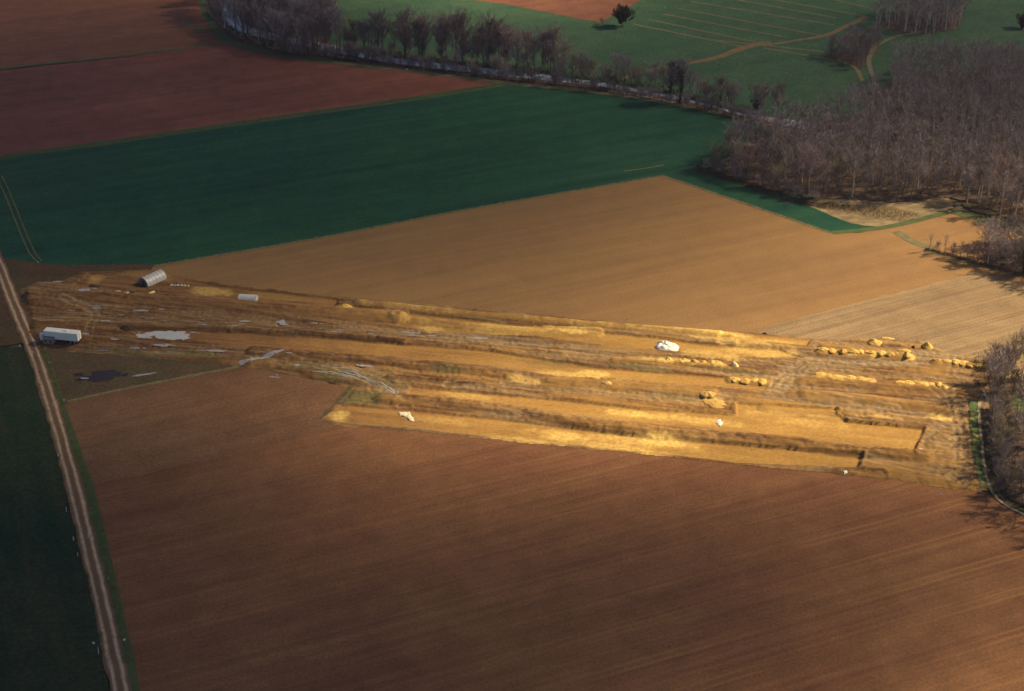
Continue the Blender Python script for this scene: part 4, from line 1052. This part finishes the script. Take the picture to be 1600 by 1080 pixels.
# the rest of the woods: one mass of the same trees, thinned out
def tri_arrays(me):
    me.calc_loop_triangles(); v = np.empty(len(me.vertices) * 3, np.float32); me.vertices.foreach_get('co', v)
    t = np.empty(len(me.loop_triangles) * 3, np.int32); me.loop_triangles.foreach_get('vertices', t)
    return v.reshape(-1, 3), t.reshape(-1, 3)
def low_tree(seed, H, R, pale):
    (tv, tf), (cv, cf), _ = make_tree(seed, H, R, 12, 5, 9, twig_len=1.9, twig_w=.12, up=.85)
    return mesh_from('t', tv, tf, M['bark']), mesh_from('c', cv, cf, M['twig'])
LOW = [[tri_arrays(m) for m in low_tree(900 + i, 14 + i, 6.4, 0)] for i in range(4)]
def mass(name, pts, label, parts=(0, 1)):
    for part, nm, mt in ((0, 'trunk_mass', 'bark_pale'), (1, 'crown_mass', 'twig')):
        VV, TT, off = [], [], 0
        for j, (x, y, k, rg) in enumerate(pts):
            v, t = LOW[j % 4][part]; a = (j * 1.7) % 6.28; s = .92 * (0.85 + 0.3 * ((j * 7919) % 100) / 100)
            if rg == 'copse': s *= .66
            c, sn = math.cos(a) * s, math.sin(a) * s
            VV.append(np.stack([v[:, 0] * c - v[:, 1] * sn + x, v[:, 0] * sn + v[:, 1] * c + y, v[:, 2] * s], 1)); TT.append(t + off); off += len(v)
        if not VV: return
        me = np_mesh(nm, np.concatenate(VV), np.concatenate(TT), M[mt])
        if part == 0:
            root = link_mesh(name, me); tag(root, label, 'woodland', kind='stuff')
        else: link_mesh(nm, me, root)
far_rest = [p for p in rest if p[0] > -40]; left_rest = [p for p in rest if p[0] <= -40]
mass('woodland', far_rest, 'mass of bare trees deep in the large wood')
mass('woodland', left_rest, 'mass of bare trees deep in the riverside wood')

# riverside row: trees one can tell apart
def px_tree(k, px, py, scale, label, group=None, **kw):
    x, y = P(px, py); return plant(k, x, y, scale, label, group, **kw)
row = []
r_ = random.Random(12)
far_bank = [(530, 76), (640, 90), (780, 104), (880, 116), (960, 128), (1060, 146), (1130, 163), (1200, 178)]
near_bank = [(540, 92), (650, 107), (780, 123), (880, 134), (960, 146), (1060, 163), (1130, 180), (1190, 192)]
def along(line, n, jit, seed):
    g = smooth_line(GP(line), 1.0); rr = random.Random(seed)
    return [(g[int((i + rr.random() * .8) / n * (len(g) - 1))] + Vector((rr.uniform(-jit, jit), rr.uniform(-jit, jit)))) for i in range(n)]
for i, p in enumerate(along(far_bank, 70, 4.0, 3)):
    dens = 1.0 if p.x < 40 else 0.55
    if r_.random() > dens: continue
    k = 'red' if -55 < p.x < 20 else r_.choice(['broad', 'olive', 'broad'])
    sc = (1.4 if -55 < p.x < 25 else 1.12 if p.x < -55 else .75) * r_.uniform(.75, 1.1)
    plant(k, p.x, p.y, sc, 'reddish bare tree in the dense riverside row' if k == 'red' else 'grey bare tree on the far bank of the river', 'reddish riverside trees' if k == 'red' else 'grey far bank trees')
for i, p in enumerate(along(near_bank, 64, 1.3, 5)):
    plant('bushy', p.x, p.y, r_.uniform(.5, 1.1), 'low bare shrub on the near bank of the river', 'near bank shrubs', name='bare_shrub', cat='shrub')
for i, p in enumerate(along(near_bank[:5], 24, 1.2, 15)):
    plant(r_.choice(['olive', 'broad', 'red']), p.x, p.y, r_.uniform(.35, .75), 'slender bare tree on the near bank of the river', 'near bank trees')
for i, p in enumerate(along([(440, 82), (500, 90), (545, 93)], 10, 1.5, 16)):
    plant('bushy', p.x, p.y, r_.uniform(.8, 1.4), 'bare shrub at the foot of the riverside wood', 'riverside wood shrubs', name='bare_shrub', cat='shrub')
for i, p in enumerate(along([(p[0], p[1] - 2) for p in far_bank], 26, 2.0, 6)):
    plant('bushy', p.x, p.y, r_.uniform(.9, 1.5), 'low bare shrub under the far bank trees', 'far bank shrubs', name='bare_shrub', cat='shrub')
# conspicuous ones
def ivy_on(o, ends, seed, n_clumps, zmin, zmax, r0=.9, trunk=True):
    r = random.Random(seed); V, Fc = [], []
    cs = []
    if trunk:
        for i in range(14): cs.append((Vector((r.gauss(0, .25), r.gauss(0, .25), zmin + (zmax - zmin) * .75 * i / 13)), r0 * .6))
    pool = [e for e in ends if zmin + 2 < e.z]
    for e in r.sample(pool, min(n_clumps, len(pool))): cs.append((e * .82 + Vector((0, 0, e.z * .18)) - Vector((0, 0, .6)), r0 * r.uniform(.6, 1.1)))
    for c, rad in cs:
        for k in range(90):
            d = Vector((r.gauss(0, 1), r.gauss(0, 1), r.gauss(0, 1.2))).normalized() * rad * r.uniform(.3, 1) ** .6
            p = c + d; u = Vector((r.gauss(0, 1), r.gauss(0, 1), r.gauss(0, 1))).normalized() * .17; w = u.orthogonal().normalized() * .15
            b = len(V); V += [p - u, p + w, p + u, p - w]; Fc.append((b, b + 1, b + 2, b + 3))
    mesh_obj('ivy', V, Fc, M['ivy'], o)
o, e = px_tree('tall', 1047, 158, 1.15, 'tall bare tree with dark mistletoe clumps on the river bank', variant=0); ivy_on(o, e, 1, 10, 2, 12, .9)
o, e = px_tree('tall', 1063, 162, 1.15, 'tall ivy covered tree beside the tree with mistletoe clumps', variant=2); ivy_on(o, e, 2, 8, 1, 16, 1.1)
o, e = px_tree('sparse', 1088, 164, .78, 'thin leaning bare tree right of the ivy covered pair', variant=1)
o, e = px_tree('red', 1125, 168, .95, 'round bare tree with ivied trunk right of the leaning one', variant=1); ivy_on(o, e, 3, 0, .5, 7, .9)
o, e = px_tree('olive', 1112, 170, .45, 'small ivy clad stump tree near the round bare tree', variant=0); ivy_on(o, e, 4, 3, .5, 6, .9)
o, e = px_tree('red', 1215, 178, .85, 'pale round bare tree where the river meets the wood', variant=2)
o, e = px_tree('bushy', 1182, 172, 1.2, 'dark evergreen bush right of the river trees', name='evergreen_bush', cat='shrub', variant=1); ivy_on(o, e, 5, 14, .4, 4, .9)
o, e = px_tree('broad', 975, 132, .85, 'lone fine twigged tree left of the meadow track', variant=2)
o, e = px_tree('bushy', 960, 138, 1.0, 'dark ivied bush left of the meadow track', name='evergreen_bush', cat='shrub', variant=2); ivy_on(o, e, 15, 12, .4, 4, .8)
o, e = px_tree('dense', 972, 41, .95, 'dense dark isolated tree at the corner of the far brown field', variant=0)
o, e = px_tree('bushy', 941, 37, .5, 'tiny bush left of the isolated dark tree', name='bare_shrub', cat='shrub')
o, e = px_tree('bushy', 1597, 44, 1.3, 'dark bush in the meadow at the top right edge', name='evergreen_bush', cat='shrub'); ivy_on(o, e, 8, 40, .4, 5, 1.2)
o, e = px_tree('olive', 1598, 430, .7, 'ivy covered tree at the hedge beside the right edge', variant=1); ivy_on(o, e, 9, 25, 1, 9, 1.0)
o, e = px_tree('broad', 1568, 600, .75, 'large dark bare tree at the upper corner of the right edge wood', variant=3)
for i, (x, y, s) in enumerate([(1500, 404, .45), (1475, 398, .4), (1520, 408, .42), (1452, 393, .36), (1538, 412, .5), (1488, 402, .32), (1511, 406, .38), (1463, 396, .3), (1528, 410, .5), (1550, 414, .5)]):
    px_tree('sparse' if i < 4 else 'red', x, y, s, 'thin young tree in the hedge row, %s planted along the tan field' % ORD[i] if False else 'slim young bare tree in the hedge along the tan field', 'slim hedge row trees')
for i, (x, y, s) in enumerate([(1510, 318, .8), (1540, 324, .9), (1562, 336, .85), (1585, 342, .9), (1528, 316, .8)]):
    px_tree('pale', x, y, s, 'pale trunked tree standing in the olive clearing', 'pale trees in the clearing')
for i in range(14):
    t = i / 13; x = 1105 + 165 * t + random.uniform(-4, 4); y = 264 + 52 * t + random.uniform(-2, 1)
    px_tree('bushy', x, y, random.uniform(.6, 1.0), 'low reddish bare shrub on the front edge of the large wood', 'shrubs on the wood edge', name='bare_shrub', cat='shrub')
for i, (x, y) in enumerate([(1552, 570), (1566, 578), (1545, 600), (1585, 574), (1600, 566), (1562, 612), (1548, 626)]):
    px_tree('olive' if i % 2 else 'broad', x, y, .5 + .06 * i, 'bare tree at the corner where heaps meet the right edge wood', 'trees at the heap corner')
for i in range(12):
    t = i / 11; px_tree('bushy', 1552 + 8 * math.sin(i * 2.1) + 14 * t, 640 + 130 * t, random.uniform(.6, .95), 'low bare shrub behind the pale path at the right edge', 'shrubs behind the path', name='bare_shrub', cat='shrub')

# ------------------------------------------------------------------ undergrowth and dry grass, too fine to count
def tufts(name, pts, hmin, hmax, blades, w, mat, label, cat='undergrowth', splay=.5):
    V, Fc = [], []; r = random.Random(hash_str(name + label))
    for x, y in pts:
        h0 = r.uniform(hmin, hmax); z0 = ground_z(x, y) - .02
        for k in range(blades):
            a = r.uniform(0, 6.28); d = Vector((math.cos(a) * splay * r.random(), math.sin(a) * splay * r.random(), 1)).normalized() * h0 * r.uniform(.6, 1.1)
            b = Vector((x + r.gauss(0, .35), y + r.gauss(0, .35), z0)); s = Vector((math.cos(a + 1.5), math.sin(a + 1.5), 0)) * w * .5
            i = len(V); V += [b - s, b + s, b + d]; Fc.append((i, i + 1, i + 2))
    o = mesh_obj(name, V, Fc, M[mat]); return tag(o, label, cat, kind='stuff')
def near_line(line, n, jit, seed): return [(p.x, p.y) for p in along(line, n, jit, seed)]
tufts('undergrowth', near_line([(x, y - 1) for x, y in near_bank], 700, 2.6, 31), .5, 1.5, 9, .09, 'bramble', 'brown brambles along the near river bank')
tufts('undergrowth', near_line(far_bank, 900, 4.0, 32), .6, 2.4, 9, .10, 'bramble', 'brown brambles under the far bank trees')
tufts('undergrowth', near_line([(1092, 263), (1200, 301), (1262, 319), (1330, 326)], 700, 2.0, 33), .5, 1.8, 9, .09, 'bramble', 'reddish brambles along the front of the large wood')
tufts('undergrowth', near_line([(1448, 391), (1500, 404), (1560, 421), (1630, 440)], 500, 1.0, 34), .5, 1.6, 9, .08, 'bramble', 'brown brambles along the right hand hedge')
tufts('undergrowth', near_line([(1548, 640), (1548, 690), (1556, 740), (1575, 775), (1620, 800)], 500, 2.0, 35), .4, 1.4, 9, .08, 'bramble', 'brambles along the pale path')
tufts('undergrowth', near_line([(1545, 560), (1540, 590), (1548, 615)], 350, 4.0, 36), .4, 1.3, 9, .08, 'bramble', 'dark brambles at the right end of the dig')
for k_, (w_, lb_) in enumerate(((W1, 'low twiggy growth under the large wood'), (W2, 'low twiggy growth under the small copse'), (W3, 'low twiggy growth under the far copse'), (W4, 'low twiggy growth under the riverside wood'), (W5, 'low twiggy growth under the hedge clump'), (W6, 'low twiggy growth under the right edge wood'))):
    tufts('undergrowth', [p for p in scatter(w_, 1.9 if k_ else 2.4, 80 + k_, 9000, [(PATH_W, 3.0), (RIVER[:5], 4.0)]) if seen(*p)], .8, 3.0, 16, .11, 'twig' if k_ < 5 else 'twig_olive', lb_)
ribbon('soil_streak', [(284, 34), (300, 41), (318, 46)], (3.0, 5.0), 0.04, M['trench_soil'], label='pale soil streak in the upper left field', cat='soil')
sheet('dry_grass_floor', [(1250, 316), (1300, 303), (1400, 309), (1484, 305), (1490, 326), (1440, 345), (1402, 356), (1372, 355), (1330, 349), (1285, 331)], 0.035, M['straw'], label='straw coloured ground at the foot of the large wood', cat='grass', jitter=1.2)
REED = [(1262, 320), (1300, 315), (1345, 322), (1400, 326), (1440, 338), (1412, 346), (1370, 342), (1330, 334), (1296, 328)]
tufts('dry_grass', scatter(REED, .7, 41, 9000), .5, 1.3, 12, .11, 'drygrass', 'pale dry grass patch at the foot of the wood', 'dry grass', .8)
tufts('undergrowth', scatter([(1300, 322), (1360, 326), (1420, 334), (1395, 342), (1340, 334)], 1.4, 42, 2500), .6, 1.5, 9, .1, 'bramble', 'dark bramble clumps within the dry grass patch')
tufts('dry_grass', near_line([(560, 98), (700, 116), (800, 129), (950, 147), (1090, 169), (1180, 192)], 700, .9, 43), .25, .6, 6, .08, 'drygrass', 'dry grass fringe between river and green field', 'dry grass', .8)
tufts('dry_grass', near_line([(105, 628), (200, 607), (374, 573)], 260, .5, 44), .2, .5, 6, .07, 'drygrass', 'dry grass fringe of the small brown field', 'dry grass', .8)

for i_, (ln_, n_, w_, mt_, lb_) in enumerate(((([(1034, 275), (900, 298), (700, 333), (500, 372), (240, 416)]), 1500, .6, 'drygrass', 'dry grass fringe between the green and tan fields'),
        ([(1036, 275), (1160, 317), (1298, 364)], 600, .6, 'drygrass', 'dry grass fringe along the strip of green field'),
        ([(64, 545), (90, 625), (136, 760), (165, 880), (200, 1040)], 1600, 1.2, 'tuft', 'rough grass on the verge right of the dirt road'),
        ([(52, 560), (78, 645), (100, 720), (124, 825), (150, 940), (172, 1040)], 1400, .9, 'tuft', 'rough grass on the left edge of the dirt road'),
        ([(0, 246), (180, 221), (400, 189), (640, 155), (790, 131)], 1500, 1.8, 'tuft', 'rough grass on the strip above the green field'))):
    tufts('grass_fringe', near_line(ln_, n_, w_, 60 + i_), .15, .45, 6, .1, mt_, lb_, 'grass', .9)
# ------------------------------------------------------------------ clouds overhead: their shade falls on the fields
def cloud_mat(dens):
    m = bpy.data.materials.new('cloud_vapour'); m.use_nodes = True; nt = m.node_tree
    for n in list(nt.nodes):
        if n.type != 'OUTPUT_MATERIAL': nt.nodes.remove(n)
    pv = nt.nodes.new('ShaderNodeVolumeScatter'); pv.inputs['Color'].default_value = (.85, .85, .88, 1); pv.inputs['Density'].default_value = dens
    pv.inputs['Anisotropy'].default_value = 0.5
    nt.links.new(pv.outputs[0], nt.nodes['Material Output'].inputs['Volume'])
    return m
DENS = 0.05; CM = cloud_mat(DENS); ALT = 760.0
CLOUDS = [(-238, 512, 108, 195, 1.30), (-112, 572, 256, 230, 2.15), (-150, 350, 110, 100, 1.45), (-98, 220, 190, 148, 3.3), (76, 292, 108, 62, .95), (207, 713, 244, 204, 1.41), (-273, 741, 245, 178, 1.66), (181, 574, 147, 99, .54),
          (-480, 420, 220, 200, 1.8), (420, 420, 150, 160, 1.2), (380, 180, 180, 140, 1.4), (-330, 130, 220, 150, 2.0), (60, 60, 200, 120, 1.6), (-40, 960, 300, 160, 1.5), (520, 800, 220, 200, 1.3)]
CLAB = ['over the left end of the dig', 'over the large green field', 'over the dirt road', 'over the foreground', 'over the right foreground', 'over the large wood', 'over the upper left fields', 'over the front of the wood',
        'far left of the dig', 'far right of the dig', 'right of the foreground', 'left of the foreground', 'behind the viewer', 'beyond the river', 'far beyond the wood']
for ci, (cx, cy, rx, ry, tau) in enumerate(CLOUDS):
    t0 = 1.4 * tau * math.sin(SUN_EL) / DENS; alt = ALT + 9.0 * ci
    sx = cx + TO_SUN.x / TO_SUN.z * (alt + t0 * .4); sy = cy + TO_SUN.y / TO_SUN.z * (alt + t0 * .4)
    n, rings = 48, 14; vs, fs = [], []
    for side in (1, -1):
        for r in range(rings + 1):
            q = r / rings
            for k in range(n):
                a = 2 * math.pi * k / n
                x, y = rx * q * math.cos(a), ry * q * math.sin(a)
                prof = max(0.0, 1 - q * q) ** 1.5
                lump = 1 + .5 * (float(fbm(ci * 13 + x * .02, y * .02, 70 + ci, 3)) - .5)
                vs.append((x, y, (t0 * .75 * prof * lump) if side > 0 else (-t0 * .25 * prof)))
    R = (rings + 1) * n
    for s in (0, 1):
        for r in range(rings):
            for k in range(n):
                a = s * R + r * n + k; b = s * R + r * n + (k + 1) % n
                fs.append((a, a + n, b + n, b) if s == 0 else (a, b, b + n, a + n))
    o = mesh_obj('cloud', vs, fs, CM)
    bm = bmesh.new(); bm.from_mesh(o.data); bmesh.ops.remove_doubles(bm, verts=bm.verts, dist=0.01); bmesh.ops.recalc_face_normals(bm, faces=bm.faces); bm.to_mesh(o.data); bm.free()
    o.location = (sx, sy, alt)
    tag(o, 'drifting cloud whose shade lies %s' % CLAB[ci], 'cloud', kind='structure')

# ------------------------------------------------------------------ haze: the air between the aeroplane and the fields
def haze():
    v, f = box_vf(-1500, 1500, -300, 2600, -1.4, 232.0)
    m = bpy.data.materials.new('haze_air'); m.use_nodes = True; nt = m.node_tree
    for n in list(nt.nodes):
        if n.type != 'OUTPUT_MATERIAL': nt.nodes.remove(n)
    pv = nt.nodes.new('ShaderNodeVolumePrincipled'); pv.inputs['Color'].default_value = (.72, .68, .95, 1); pv.inputs['Density'].default_value = 0.00004
    pv.inputs['Anisotropy'].default_value = 0.2
    nt.links.new(pv.outputs[0], nt.nodes['Material Output'].inputs['Volume'])
    o = mesh_obj('haze', v, f, m); tag(o, 'thin bluish haze in the air over the fields', 'haze', kind='stuff')
haze()
